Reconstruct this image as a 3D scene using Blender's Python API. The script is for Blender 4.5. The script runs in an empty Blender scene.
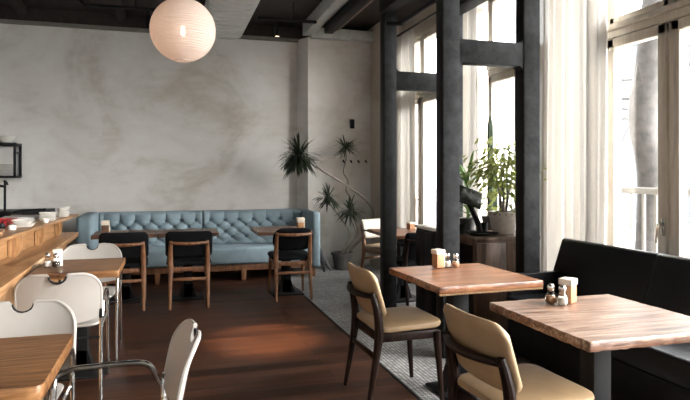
import bpy, bmesh, math, random
from mathutils import Vector, Matrix
random.seed(7)
PI = math.pi
sc = bpy.context.scene
COL = sc.collection

# ------------------------------------------------------------ camera
cam = bpy.data.cameras.new('camera')
cam.lens = 590 / 690 * 36
cam.sensor_width = 36
cam.shift_y = -25 / 690
cam.clip_start = 0.05
camo = bpy.data.objects.new('camera', cam)
COL.objects.link(camo)
camo.location = (0, 0, 1.38)
camo.rotation_euler = (PI / 2, 0, -math.atan(175 / 590))
sc.camera = camo

# ------------------------------------------------------------ sky, sun, exposure
SKY = 2.6
SUN = 7.0
world = bpy.data.worlds.new('world')
sc.world = world
world.use_nodes = True
nt = world.node_tree
bg = nt.nodes['Background']
tc = nt.nodes.new('ShaderNodeTexCoord')
sep = nt.nodes.new('ShaderNodeSeparateXYZ')
ramp = nt.nodes.new('ShaderNodeValToRGB')
nt.links.new(tc.outputs['Generated'], sep.inputs[0])
nt.links.new(sep.outputs['Z'], ramp.inputs[0])
ramp.color_ramp.elements[0].color = (0.70, 0.71, 0.72, 1)
ramp.color_ramp.elements[0].position = 0.0
ramp.color_ramp.elements[1].color = (0.95, 0.98, 1.0, 1)
ramp.color_ramp.elements[1].position = 0.35
nt.links.new(ramp.outputs[0], bg.inputs[0])
bg.inputs[1].default_value = SKY

sun = bpy.data.lights.new('sun', 'SUN')
sun.energy = SUN
sun.angle = math.radians(55)
sun.color = (1.0, 0.975, 0.945)
suno = bpy.data.objects.new('sun', sun)
COL.objects.link(suno)
sun_dir = Vector((-0.72, 0.52, -0.42))
suno.rotation_euler = sun_dir.to_track_quat('-Z', 'Y').to_euler()
suno.location = (8, 3, 6)

vs = sc.view_settings
vs.view_transform = 'Standard'
vs.look = 'None'
vs.gamma = 1
vs.use_curve_mapping = False
vs.exposure = 2.7

# ------------------------------------------------------------ materials
def _new(name):
    m = bpy.data.materials.new(name)
    m.use_nodes = True
    return m, m.node_tree, m.node_tree.nodes['Principled BSDF']

def _coords(t, scale=(1, 1, 1), rot=(0, 0, 0)):
    a = t.nodes.new('ShaderNodeTexCoord')
    b = t.nodes.new('ShaderNodeMapping')
    b.inputs['Scale'].default_value = scale
    b.inputs['Rotation'].default_value = rot
    t.links.new(a.outputs['Object'], b.inputs[0])
    return b.outputs[0]

def _noise(t, vec, scale, detail=4, rough=0.6, dist=0):
    n = t.nodes.new('ShaderNodeTexNoise')
    n.inputs['Scale'].default_value = scale
    n.inputs['Detail'].default_value = detail
    n.inputs['Roughness'].default_value = rough
    n.inputs['Distortion'].default_value = dist
    t.links.new(vec, n.inputs['Vector'])
    return n.outputs['Fac']

def _ramp(t, fac, stops):
    r = t.nodes.new('ShaderNodeValToRGB')
    e = r.color_ramp.elements
    while len(e) < len(stops):
        e.new(0.5)
    for k, (p, c) in enumerate(stops):
        e[k].position = p
        e[k].color = (*c, 1)
    t.links.new(fac, r.inputs[0])
    return r.outputs[0]

def _bump(t, p, fac, strength, dist=0.01):
    b = t.nodes.new('ShaderNodeBump')
    b.inputs['Strength'].default_value = strength
    b.inputs['Distance'].default_value = dist
    t.links.new(fac, b.inputs['Height'])
    t.links.new(b.outputs[0], p.inputs['Normal'])

def plain(name, c, rough=0.5, metal=0.0, var=0.12, nscale=14, bump=0.0, spec=None, coat=0):
    m, t, p = _new(name)
    v = _coords(t)
    f = _noise(t, v, nscale)
    lo = tuple(max(0, x * (1 - var)) for x in c)
    hi = tuple(min(1, x * (1 + var)) for x in c)
    t.links.new(_ramp(t, f, [(0.3, lo), (0.7, hi)]), p.inputs['Base Color'])
    p.inputs['Roughness'].default_value = rough
    p.inputs['Metallic'].default_value = metal
    if spec is not None:
        p.inputs['Specular IOR Level'].default_value = spec
    if bump:
        _bump(t, p, _noise(t, v, nscale * 6), bump, 0.004)
    return m

def wood(name, dark, mid, light, axis='X', rough=0.45, scale=1.0, bump=0.25, knots=True, dist=1.2, spec=0.5):
    m, t, p = _new(name)
    p.inputs['Specular IOR Level'].default_value = spec
    sx = {'X': (0.7, 9, 9), 'Y': (9, 0.7, 9), 'Z': (9, 9, 0.7)}[axis]
    v = _coords(t, tuple(s * scale for s in sx))
    f = _noise(t, v, 3.2, 8, 0.65, dist)
    c = _ramp(t, f, [(0.36, dark), (0.5, mid), (0.64, light)])
    if knots:
        f2 = _noise(t, _coords(t, tuple(s * scale * 0.35 for s in sx)), 2.1, 3, 0.5, 0.6)
        mx = t.nodes.new('ShaderNodeMix')
        mx.data_type = 'RGBA'
        mx.blend_type = 'MULTIPLY'
        mx.inputs[0].default_value = 0.75
        t.links.new(c, mx.inputs[6])
        t.links.new(_ramp(t, f2, [(0.33, (0.35, 0.28, 0.24)), (0.47, (1, 1, 1))]), mx.inputs[7])
        c = mx.outputs[2]
    t.links.new(c, p.inputs['Base Color'])
    p.inputs['Roughness'].default_value = rough
    if bump:
        _bump(t, p, f, bump, 0.004)
    return m

def m_plaster(name, a, b, c, bump=0.2):
    m, t, p = _new(name)
    v = _coords(t)
    f = _noise(t, v, 0.9, 7, 0.62, 0.9)
    g = _noise(t, _coords(t, (1, 1, 2.2), (0, 0.5, 0)), 3.5, 5, 0.6, 0.4)
    ad = t.nodes.new('ShaderNodeMath')
    ad.operation = 'MULTIPLY_ADD'
    ad.inputs[1].default_value = 0.35
    t.links.new(g, ad.inputs[0])
    t.links.new(f, ad.inputs[2])
    t.links.new(_ramp(t, ad.outputs[0], [(0.47, a), (0.66, b), (0.86, c)]), p.inputs['Base Color'])
    p.inputs['Roughness'].default_value = 0.75
    _bump(t, p, g, bump, 0.01)
    return m

def m_planks():
    m, t, p = _new('dark_planks')
    v = _coords(t)
    br = t.nodes.new('ShaderNodeTexBrick')
    br.inputs['Scale'].default_value = 1
    br.inputs['Brick Width'].default_value = 1.7
    br.inputs['Row Height'].default_value = 0.13
    br.inputs['Mortar Size'].default_value = 0.003
    br.inputs['Color1'].default_value = (0.016, 0.0068, 0.0040, 1)
    br.inputs['Color2'].default_value = (0.060, 0.0255, 0.0140, 1)
    br.inputs['Mortar'].default_value = (0.006, 0.004, 0.003, 1)
    br.offset = 0.37
    t.links.new(v, br.inputs['Vector'])
    f = _noise(t, _coords(t, (0.8, 14, 1)), 2.2, 8, 0.65, 0.8)
    mx = t.nodes.new('ShaderNodeMix')
    mx.data_type = 'RGBA'
    mx.blend_type = 'MULTIPLY'
    mx.inputs[0].default_value = 1.0
    t.links.new(br.outputs['Color'], mx.inputs[6])
    t.links.new(_ramp(t, f, [(0.3, (0.30, 0.28, 0.27)), (0.72, (1.9, 1.8, 1.7))]), mx.inputs[7])
    t.links.new(mx.outputs[2], p.inputs['Base Color'])
    r = t.nodes.new('ShaderNodeMapRange')
    r.inputs[3].default_value = 0.38
    r.inputs[4].default_value = 0.6
    p.inputs['Specular IOR Level'].default_value = 0.14
    t.links.new(f, r.inputs[0])
    t.links.new(r.outputs[0], p.inputs['Roughness'])
    _bump(t, p, br.outputs['Fac'], -0.25, 0.004)
    return m

def m_mosaic():
    m, t, p = _new('penny_mosaic')
    v = _coords(t)
    vo = t.nodes.new('ShaderNodeTexVoronoi')
    vo.inputs['Scale'].default_value = 36
    vo.inputs['Randomness'].default_value = 0.0
    t.links.new(v, vo.inputs['Vector'])
    tile = _ramp(t, vo.outputs['Distance'], [(0.40, (1, 1, 1)), (0.47, (0, 0, 0))])
    cell = t.nodes.new('ShaderNodeSeparateColor')
    t.links.new(vo.outputs['Color'], cell.inputs[0])
    wear = _noise(t, v, 1.6, 5, 0.6, 0.5)
    tilec = _ramp(t, wear, [(0.30, (0.14, 0.14, 0.138)), (0.55, (0.34, 0.335, 0.325)), (0.8, (0.48, 0.465, 0.44))])
    mv = t.nodes.new('ShaderNodeMix')
    mv.data_type = 'RGBA'
    mv.blend_type = 'MULTIPLY'
    mv.inputs[0].default_value = 0.7
    t.links.new(tilec, mv.inputs[6])
    t.links.new(_ramp(t, cell.outputs[0], [(0.1, (0.5, 0.5, 0.5)), (0.9, (1.4, 1.4, 1.4))]), mv.inputs[7])
    mx = t.nodes.new('ShaderNodeMix')
    mx.data_type = 'RGBA'
    t.links.new(tile, mx.inputs[0])
    mx.inputs[6].default_value = (0.028, 0.027, 0.026, 1)
    t.links.new(mv.outputs[2], mx.inputs[7])
    t.links.new(mx.outputs[2], p.inputs['Base Color'])
    p.inputs['Roughness'].default_value = 0.42
    return m

def m_glass(name, tint=(1, 1, 1), gloss=0.06):
    m, t, p = _new(name)
    out = t.nodes['Material Output']
    t.nodes.remove(p)
    tr = t.nodes.new('ShaderNodeBsdfTransparent')
    tr.inputs[0].default_value = (*tint, 1)
    gl = t.nodes.new('ShaderNodeBsdfGlossy')
    gl.inputs['Roughness'].default_value = 0.03
    mx = t.nodes.new('ShaderNodeMixShader')
    lw = t.nodes.new('ShaderNodeLayerWeight')
    lw.inputs[0].default_value = 0.12
    mr = t.nodes.new('ShaderNodeMapRange')
    mr.inputs[3].default_value = gloss
    mr.inputs[4].default_value = 0.6
    t.links.new(lw.outputs['Fresnel'], mr.inputs[0])
    t.links.new(mr.outputs[0], mx.inputs[0])
    t.links.new(tr.outputs[0], mx.inputs[1])
    t.links.new(gl.outputs[0], mx.inputs[2])
    t.links.new(mx.outputs[0], out.inputs[0])
    return m

def m_sheer(name, c, transl=0.55, transp=0.18, pas=1.0):
    m, t, p = _new(name)
    out = t.nodes['Material Output']
    t.nodes.remove(p)
    v = _coords(t)
    col = _ramp(t, _noise(t, v, 60, 2), [(0.3, tuple(x * 0.93 for x in c)), (0.7, c)])
    d = t.nodes.new('ShaderNodeBsdfDiffuse')
    tl = t.nodes.new('ShaderNodeBsdfTranslucent')
    t.links.new(col, d.inputs[0])
    tl.inputs[0].default_value = (*[x * pas for x in c], 1)
    a = t.nodes.new('ShaderNodeMixShader')
    a.inputs[0].default_value = transl
    t.links.new(d.outputs[0], a.inputs[1])
    t.links.new(tl.outputs[0], a.inputs[2])
    tp = t.nodes.new('ShaderNodeBsdfTransparent')
    b = t.nodes.new('ShaderNodeMixShader')
    b.inputs[0].default_value = transp
    t.links.new(a.outputs[0], b.inputs[1])
    t.links.new(tp.outputs[0], b.inputs[2])
    t.links.new(b.outputs[0], out.inputs[0])
    return m

def m_leaf(name, a, b):
    m, t, p = _new(name)
    v = _coords(t)
    t.links.new(_ramp(t, _noise(t, v, 9, 3), [(0.3, a), (0.7, b)]), p.inputs['Base Color'])
    p.inputs['Roughness'].default_value = 0.5
    p.inputs['Subsurface Weight'].default_value = 0.0
    out = t.nodes['Material Output']
    tl = t.nodes.new('ShaderNodeBsdfTranslucent')
    tl.inputs[0].default_value = (*[x * 1.3 for x in b], 1)
    mx = t.nodes.new('ShaderNodeMixShader')
    mx.inputs[0].default_value = 0.3
    t.links.new(p.outputs[0], mx.inputs[1])
    t.links.new(tl.outputs[0], mx.inputs[2])
    t.links.new(mx.outputs[0], out.inputs[0])
    return m

def m_emit(name, c, s):
    m, t, p = _new(name)
    p.inputs['Base Color'].default_value = (*c, 1)
    p.inputs['Emission Color'].default_value = (*c, 1)
    p.inputs['Emission Strength'].default_value = s
    return m

M = dict(
    plaster=m_plaster('grey_plaster', (0.46, 0.425, 0.37), (0.60, 0.58, 0.545), (0.67, 0.655, 0.63)),
    pier=m_plaster('beige_plaster', (0.36, 0.30, 0.24), (0.45, 0.39, 0.32), (0.50, 0.44, 0.37)),
    planks=m_planks(), mosaic=m_mosaic(),
    ceiling=wood('dark_ceiling_boards', (0.010, 0.006, 0.005), (0.018, 0.011, 0.009), (0.030, 0.018, 0.014), 'Y', 0.7),
    trim=plain('grey_ceiling_trim', (0.17, 0.16, 0.14), 0.6),
    steel=plain('raw_grey_steel', (0.0205, 0.0213, 0.0220), 0.6, 0.0, 0.42, 14, 0.5, 0.06),
    blacksteel=plain('black_steel', (0.004, 0.004, 0.0045), 0.5, 0, 0.3, 14, 0, 0.25),
    galv=plain('galvanised_steel', (0.50, 0.51, 0.49), 0.45, 0.15, 0.15, 8),
    ductm=plain('ribbed_duct_metal', (0.60, 0.61, 0.58), 0.5, 0.1, 0.08, 6),
    frame=wood('painted_window_frame', (0.5152, 0.46, 0.3772), (0.5704, 0.5152, 0.4232), (0.6256, 0.5704, 0.4784), 'Z', 0.5, 1, 0.08, False),
    glass=m_glass('window_glass'),
    jar=m_glass('shaker_glass', (0.93, 0.94, 0.93), 0.1),
    sheer=m_sheer('sheer_curtain', (0.86, 0.82, 0.76), 0.55, 0.03, 0.25),
    paper=m_sheer('lantern_paper', (0.74, 0.66, 0.61), 0.4, 0.06),
    bulb=m_emit('warm_bulb', (1.0, 0.62, 0.36), 10.0),
    spotglow=m_emit('spot_glow', (1.0, 0.70, 0.42), 1.5),
    wire=plain('lantern_wire', (0.52, 0.46, 0.42), 0.6),
    black=plain('matt_black', (0.004, 0.004, 0.0045), 0.6, 0, 0.2, 14, 0, 0.25),
    blackfabric=plain('black_fabric', (0.005, 0.0055, 0.0065), 0.85, 0, 0.25, 40, 0.2, 0.1),
    blackleather=plain('black_leather', (0.003, 0.0035, 0.005), 0.36, 0, 0.25, 5, 0.25, 0.35),
    blue=plain('blue_velvet', (0.180, 0.243, 0.274), 0.8, 0, 0.14, 9, 0.12),
    bluebutton=plain('blue_button', (0.03, 0.05, 0.065), 0.7),
    walnut=wood('walnut_frame', (0.085, 0.035, 0.016), (0.17, 0.075, 0.034), (0.25, 0.12, 0.058), 'Z', 0.42, 1.4, 0.05, False),
    darkwood=wood('dark_stained_frame', (0.006, 0.003, 0.0022), (0.012, 0.0055, 0.004), (0.021, 0.0095, 0.006), 'Z', 0.42, 1.4, 0.05, False, 1.2, 0.18),
    tan=plain('tan_leather', (0.297, 0.2025, 0.1125), 0.5, 0, 0.16, 6, 0.10),
    cream=plain('cream_leather', (0.36, 0.31, 0.245), 0.55, 0, 0.08, 6),
    white=plain('white_painted_metal', (0.34, 0.3187, 0.289), 0.38, 0, 0.04, 5),
    chrome=plain('chrome_tube', (0.55, 0.54, 0.52), 0.22, 1.0, 0.05, 4),
    oak=wood('oak_bar_wood', (0.2112, 0.1012, 0.0396), (0.3344, 0.176, 0.0748), (0.44, 0.2552, 0.1232), 'Y', 0.42, 1.0, 0.08, True),
    oakv=wood('oak_panel_wood', (0.1936, 0.0968, 0.0396), (0.352, 0.1848, 0.0792), (0.484, 0.2904, 0.1408), 'Z', 0.45, 1.3, 0.08, False),
    topx=wood('worn_oak_top', (0.04675, 0.017, 0.00595), (0.1615, 0.0697, 0.0238), (0.2805, 0.1403, 0.0561), 'X', 0.42, 0.75, 0.25, True, 2.2, 0.4),
    topred=wood('reclaimed_red_wood', (0.0468, 0.01584, 0.0072), (0.1728, 0.0648, 0.02664), (0.3024, 0.144, 0.0684), 'X', 0.38, 0.8, 0.5, True, 1.8),
    topgrey=wood('reclaimed_grey_wood', (0.037, 0.01628, 0.00962), (0.1628, 0.0777, 0.0444), (0.296, 0.2146, 0.1591), 'X', 0.33, 0.7, 0.7, True, 2.6, 0.6),
    topdark=wood('reclaimed_dark_wood', (0.035, 0.015, 0.008), (0.12, 0.055, 0.030), (0.22, 0.12, 0.07), 'X', 0.45, 1.0, 0.5),
    cabwood=wood('walnut_cabinet', (0.035, 0.018, 0.010), (0.075, 0.040, 0.023), (0.12, 0.068, 0.040), 'Z', 0.45, 1.0, 0.06, False),
    ceramic=plain('white_ceramic', (0.70, 0.68, 0.63), 0.3, 0, 0.03),
    papernap=plain('napkin_paper', (0.68, 0.60, 0.50), 0.8, 0, 0.05),
    tancup=plain('brown_cup', (0.36, 0.17, 0.075), 0.55, 0, 0.1),
    salt=plain('shaker_salt', (0.60, 0.56, 0.50), 0.8, 0, 0.15, 200),
    red=plain('red_plastic', (0.33, 0.018, 0.022), 0.4, 0, 0.1),
    greysheet=plain('grey_paper', (0.42, 0.40, 0.38), 0.6, 0, 0.03),
    potwhite=plain('glazed_grey_pot', (0.42, 0.38, 0.33), 0.35, 0, 0.15, 20, 0.2),
    potdark=plain('grey_stone_pot', (0.07, 0.066, 0.062), 0.7, 0, 0.2, 12, 0.2),
    soil=plain('soil', (0.03, 0.02, 0.013), 0.95, 0, 0.4, 60, 0.8),
    bark=plain('pale_bark', (0.19, 0.17, 0.145), 0.8, 0, 0.3, 30, 0.5),
    treebark=plain('tree_bark', (0.027, 0.024, 0.021), 0.9, 0, 0.5, 9, 1.0),
    ficus=m_leaf('ficus_leaves', (0.09, 0.13, 0.025), (0.36, 0.40, 0.12)),
    draca=m_leaf('dracaena_leaves', (0.012, 0.018, 0.011), (0.030, 0.042, 0.022)),
    palm=m_leaf('palm_leaves', (0.05, 0.11, 0.028), (0.12, 0.21, 0.06)),
    cactus=plain('cactus_skin', (0.035, 0.060, 0.028), 0.6, 0, 0.3, 20, 0.3),
    darkgrey=plain('dark_grey_cloth', (0.05, 0.05, 0.052), 0.7, 0, 0.3, 20),
    snow=plain('pale_pavement', (0.30, 0.30, 0.30), 0.9, 0, 0.06, 2),
    facade=plain('pale_facade', (0.085, 0.093, 0.10), 0.8, 0, 0.05, 0.4),
    facadeglass=plain('facade_glass', (0.035, 0.042, 0.05), 0.3, 0, 0.1, 1),
    railm=plain('pale_painted_railing', (0.10, 0.097, 0.09), 0.5, 0, 0.08),
    stud=plain('pale_studs', (0.40, 0.26, 0.15), 0.4, 0.3, 0.1),
    screen=plain('dark_screen', (0.015, 0.016, 0.018), 0.25, 0, 0.1),
)

# ------------------------------------------------------------ mesh helpers
class MB:
    def __init__(s):
        s.bm = bmesh.new()
    def box(s, x0, x1, y0, y1, z0, z1, bevel=0.0, seg=2, mat=None, rot=None, mi=0):
        r = bmesh.ops.create_cube(s.bm, size=1)
        vs_ = r['verts']
        T = Matrix.Translation(((x0 + x1) / 2, (y0 + y1) / 2, (z0 + z1) / 2))
        D = Matrix.Diagonal((x1 - x0, y1 - y0, z1 - z0, 1))
        bmesh.ops.transform(s.bm, matrix=T @ (rot or Matrix()) @ D, verts=vs_)
        fs = {f for v in vs_ for f in v.link_faces}
        for f in fs:
            f.material_index = mi
        if bevel:
            es = list({e for v in vs_ for e in v.link_edges})
            bmesh.ops.bevel(s.bm, geom=es, offset=bevel, segments=seg, profile=0.5, affect='EDGES')
        return s
    def bar(s, a, b, w, h, bevel=0.0):
        a, b = Vector(a), Vector(b)
        d = b - a
        r = bmesh.ops.create_cube(s.bm, size=1)
        q = d.to_track_quat('Y', 'Z').to_matrix().to_4x4()
        bmesh.ops.transform(s.bm, matrix=Matrix.Translation((a + b) / 2) @ q @ Matrix.Diagonal((w, d.length, h, 1)), verts=r['verts'])
        if bevel:
            es = list({e for v in r['verts'] for e in v.link_edges})
            bmesh.ops.bevel(s.bm, geom=es, offset=bevel, segments=2, profile=0.5, affect='EDGES')
        return s
    def tube(s, pts, rad, n=8, smooth=0, cap=True, flat=1.0):
        pts = [Vector(p) for p in pts]
        rs = rad if isinstance(rad, (list, tuple)) else [rad] * len(pts)
        if smooth:
            P, R = [], []
            for i in range(len(pts) - 1):
                p0, p1, p2, p3 = pts[max(i - 1, 0)], pts[i], pts[i + 1], pts[min(i + 2, len(pts) - 1)]
                for k in range(smooth):
                    u = k / smooth
                    P.append(0.5 * ((2 * p1) + (p2 - p0) * u + (2 * p0 - 5 * p1 + 4 * p2 - p3) * u * u + (3 * p1 - p0 - 3 * p2 + p3) * u ** 3))
                    R.append(rs[i] * (1 - u) + rs[i + 1] * u)
            P.append(pts[-1]); R.append(rs[-1])
            pts, rs = P, R
        rings = []
        up = None
        for i, p in enumerate(pts):
            d = (pts[min(i + 1, len(pts) - 1)] - pts[max(i - 1, 0)]).normalized()
            if up is None:
                up = Vector((0, 0, 1)) if abs(d.z) < 0.9 else Vector((0, 1, 0))
            sd = d.cross(up)
            if sd.length < 1e-4:
                sd = d.cross(Vector((1, 0, 0)))
            sd.normalize()
            up = sd.cross(d).normalized()
            rings.append([s.bm.verts.new(p + sd * math.cos(2 * PI * k / n) * rs[i] + up * math.sin(2 * PI * k / n) * rs[i] * flat) for k in range(n)])
        for a, b in zip(rings, rings[1:]):
            for k in range(n):
                s.bm.faces.new((a[k], a[(k + 1) % n], b[(k + 1) % n], b[k]))
        if cap:
            s.bm.faces.new(rings[0][::-1]); s.bm.faces.new(rings[-1])
        return s
    def lathe(s, prof, n=24, c=(0, 0, 0), sx=1, sy=1):
        rings = []
        for r, z in prof:
            if r < 1e-5:
                rings.append([s.bm.verts.new((c[0], c[1], c[2] + z))])
            else:
                rings.append([s.bm.verts.new((c[0] + r * sx * math.cos(2 * PI * k / n), c[1] + r * sy * math.sin(2 * PI * k / n), c[2] + z)) for k in range(n)])
        for a, b in zip(rings, rings[1:]):
            for k in range(n):
                q = [a[k % len(a)], a[(k + 1) % len(a)], b[(k + 1) % len(b)], b[k % len(b)]]
                q = list(dict.fromkeys(q))
                if len(q) > 2:
                    s.bm.faces.new(q)
        return s
    def prism(s, poly, axis, a, b, bevel=0.0):
        def pt(p, t):
            return {'X': (t, p[0], p[1]), 'Y': (p[0], t, p[1]), 'Z': (p[0], p[1], t)}[axis]
        A = [s.bm.verts.new(pt(p, a)) for p in poly]
        B = [s.bm.verts.new(pt(p, b)) for p in poly]
        n = len(poly)
        fs = [s.bm.faces.new(A[::-1]), s.bm.faces.new(B)]
        for k in range(n):
            fs.append(s.bm.faces.new((A[k], A[(k + 1) % n], B[(k + 1) % n], B[k])))
        if bevel:
            es = list({e for f in fs for e in f.edges})
            bmesh.ops.bevel(s.bm, geom=es, offset=bevel, segments=3, profile=0.5, affect='EDGES')
        return s
    def grid(s, nu, nv, f, closed=None):
        """closed: thickness vector function giving the back sheet"""
        V = [[s.bm.verts.new(f(i / nu, j / nv)) for j in range(nv + 1)] for i in range(nu + 1)]
        for i in range(nu):
            for j in range(nv):
                s.bm.faces.new((V[i][j], V[i + 1][j], V[i + 1][j + 1], V[i][j + 1]))
        if closed:
            W = [[s.bm.verts.new(closed(i / nu, j / nv)) for j in range(nv + 1)] for i in range(nu + 1)]
            for i in range(nu):
                for j in range(nv):
                    s.bm.faces.new((W[i][j], W[i][j + 1], W[i + 1][j + 1], W[i + 1][j]))
            for i in range(nu):
                s.bm.faces.new((V[i][0], W[i][0], W[i + 1][0], V[i + 1][0]))
                s.bm.faces.new((V[i][nv], V[i + 1][nv], W[i + 1][nv], W[i][nv]))
            for j in range(nv):
                s.bm.faces.new((V[0][j], V[0][j + 1], W[0][j + 1], W[0][j]))
                s.bm.faces.new((V[nu][j], W[nu][j], W[nu][j + 1], V[nu][j + 1]))
        return s
    def build(s, name, mats, parent=None, smooth=True, loc=None, angle=35):
        bmesh.ops.recalc_face_normals(s.bm, faces=s.bm.faces)
        me = bpy.data.meshes.new(name)
        s.bm.to_mesh(me)
        s.bm.free()
        for m in (mats if isinstance(mats, (list, tuple)) else [mats]):
            me.materials.append(m)
        if smooth:
            for p in me.polygons:
                p.use_smooth = True
            me.set_sharp_from_angle(angle=math.radians(angle))
        o = bpy.data.objects.new(name, me)
        COL.objects.link(o)
        if parent:
            o.parent = parent
        if loc:
            o.location = loc
        return o

def tag(o, label=None, cat=None, group=None, kind=None):
    if label: o['label'] = label
    if cat: o['category'] = cat
    if group: o['group'] = group
    if kind: o['kind'] = kind
    return o

def thing(name, label, cat, loc=(0, 0, 0), rz=0.0, group=None, kind=None):
    o = bpy.data.objects.new(name, None)
    o.empty_display_size = 0.1
    COL.objects.link(o)
    o.location = loc
    o.rotation_euler = (0, 0, rz)
    return tag(o, label, cat, group, kind)

def struct(o):
    o['kind'] = 'structure'
    return o

def dup(root, loc, rz, label, group=None, cat=None):
    def cp(o, par):
        c = o.copy()
        COL.objects.link(c)
        if par:
            c.parent = par
        for ch in [x for x in COL.objects if x.parent == o]:
            cp(ch, c)
        return c
    r = cp(root, None)
    r.location = loc
    r.rotation_euler = (0, 0, rz)
    r['label'] = label
    if group: r['group'] = group
    return r

def shell(mb, xs, zb, zt, yf, th, nz=8):
    """upright padded or thin panel: columns at xs between zb(x) and zt(x), front surface y = yf(x,z), thickness th toward -y"""
    n = len(xs) - 1
    def F(u, v):
        x = xs[round(u * n)]
        z = zb(x) + (zt(x) - zb(x)) * v
        return (x, yf(x, z), z)
    def B(u, v):
        x = xs[round(u * n)]
        z = zb(x) + (zt(x) - zb(x)) * v
        return (x, yf(x, z) - th, z)
    mb.grid(n, nz, F, B)
    return mb

def cosx(w, n):
    return [-w * math.cos(PI * i / n) for i in range(n + 1)]

def rr(w, lo, hi, r):
    """rounded-rectangle bounds in x for shell()"""
    def cut(x):
        d = abs(x) - (w - r)
        return 0 if d <= 0 else r - math.sqrt(max(0, r * r - d * d))
    return (lambda x: lo + cut(x)), (lambda x: hi - cut(x))

def pad(mb, w, d, z0, z1, r=0.06, n=20, crown=0.015, front=0.0):
    """horizontal rounded cushion"""
    out = []
    for (sx, sy, a0) in ((1, 1, 0), (-1, 1, 90), (-1, -1, 180), (1, -1, 270)):
        for k in range(6):
            a = math.radians(a0 + k * 18)
            out.append((sx * (w / 2 - r) + r * math.cos(a), sy * (d / 2 - r) + r * math.sin(a)))
    layers = [(0.93, 0.0), (0.985, 0.2), (1.0, 0.5), (0.985, 0.8), (0.93, 0.97), (0.78, 1.08), (0.5, 1.0 + crown / (z1 - z0)), ]
    rings = []
    for sc_, t in layers:
        rings.append([mb.bm.verts.new((x * sc_, y * sc_, z0 + (z1 - z0) * t + front * (max(0, y / d + 0.5) ** 3))) for x, y in out])
    for a, b in zip(rings, rings[1:]):
        for k in range(len(out)):
            mb.bm.faces.new((a[k], a[(k + 1) % len(out)], b[(k + 1) % len(out)], b[k]))
    mb.bm.faces.new(rings[0][::-1]); mb.bm.faces.new(rings[-1])
    return mb

# ------------------------------------------------------------ room shell
XL, XR, YF, YB, ZC = -4.0, 3.30, -2.6, 8.85, 3.64
b = MB()
b.box(XL, 1.47, YF, YB + 0.3, -0.12, 0, mi=0)
b.box(1.47, XR + 0.35, YF, YB + 0.3, -0.12, 0.0, mi=1)
struct(b.build('floor', [M['planks'], M['mosaic']], smooth=False))
b = MB().box(1.462, 1.478, YF, 8.5, -0.02, 0.004)
struct(b.build('trim_1', M['blacksteel'], smooth=False))
struct(MB().box(XL, XR + 0.35, YF, YB + 0.3, ZC, ZC + 0.12).build('ceiling', M['ceiling'], smooth=False))
b = MB()
b.box(XL, XR + 0.35, YB, YB + 0.3, 0, 3.44)
b.prism([(1.86, YB), (1.975, 8.6), (2.96, 8.6), (2.96, YB)], 'Z', 0, 3.44)
struct(b.build('wall_back', M['plaster'], smooth=False))
struct(MB().box(XL, XR + 0.35, YB - 0.02, YB + 0.3, 3.44, ZC).build('trim_2', M['ceiling'], smooth=False))
struct(MB().box(XL, 1.87, YB - 0.06, YB, 3.40, 3.45, 0.004).build('trim_3', M['trim'], smooth=False))
struct(MB().box(XL - 0.3, XL, YF, YB + 0.3, 0, ZC).build('wall_left', M['plaster'], smooth=False))

WIN = [(6.78, 7.43, 8.06), (4.50, 5.05, 5.66, 6.28), (2.62, 3.25, 3.86, 4.44), (0.55, 1.2, 1.85, 2.42), (-1.6, -0.95, -0.3, 0.3)]
WZ0, WZ1 = 0.30, 3.34
b = MB()
edges = [YF]
for wv in sorted(WIN):
    edges += [wv[0], wv[-1]]
edges.append(YB)
for k in range(0, len(edges), 2):
    b.box(XR, XR + 0.35, edges[k], edges[k + 1], 0, ZC)
for wv in WIN:
    y0, y1 = wv[0], wv[-1]
    b.box(XR, XR + 0.35, y0, y1, 0, WZ0)
    b.box(XR, XR + 0.35, y0, y1, WZ1, ZC)
struct(b.build('wall_right', M['pier'], smooth=False))

struct(MB().box(2.962, XR, 8.08, YB, 0, ZC).build('wall_corner', M['pier'], smooth=False))

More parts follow.
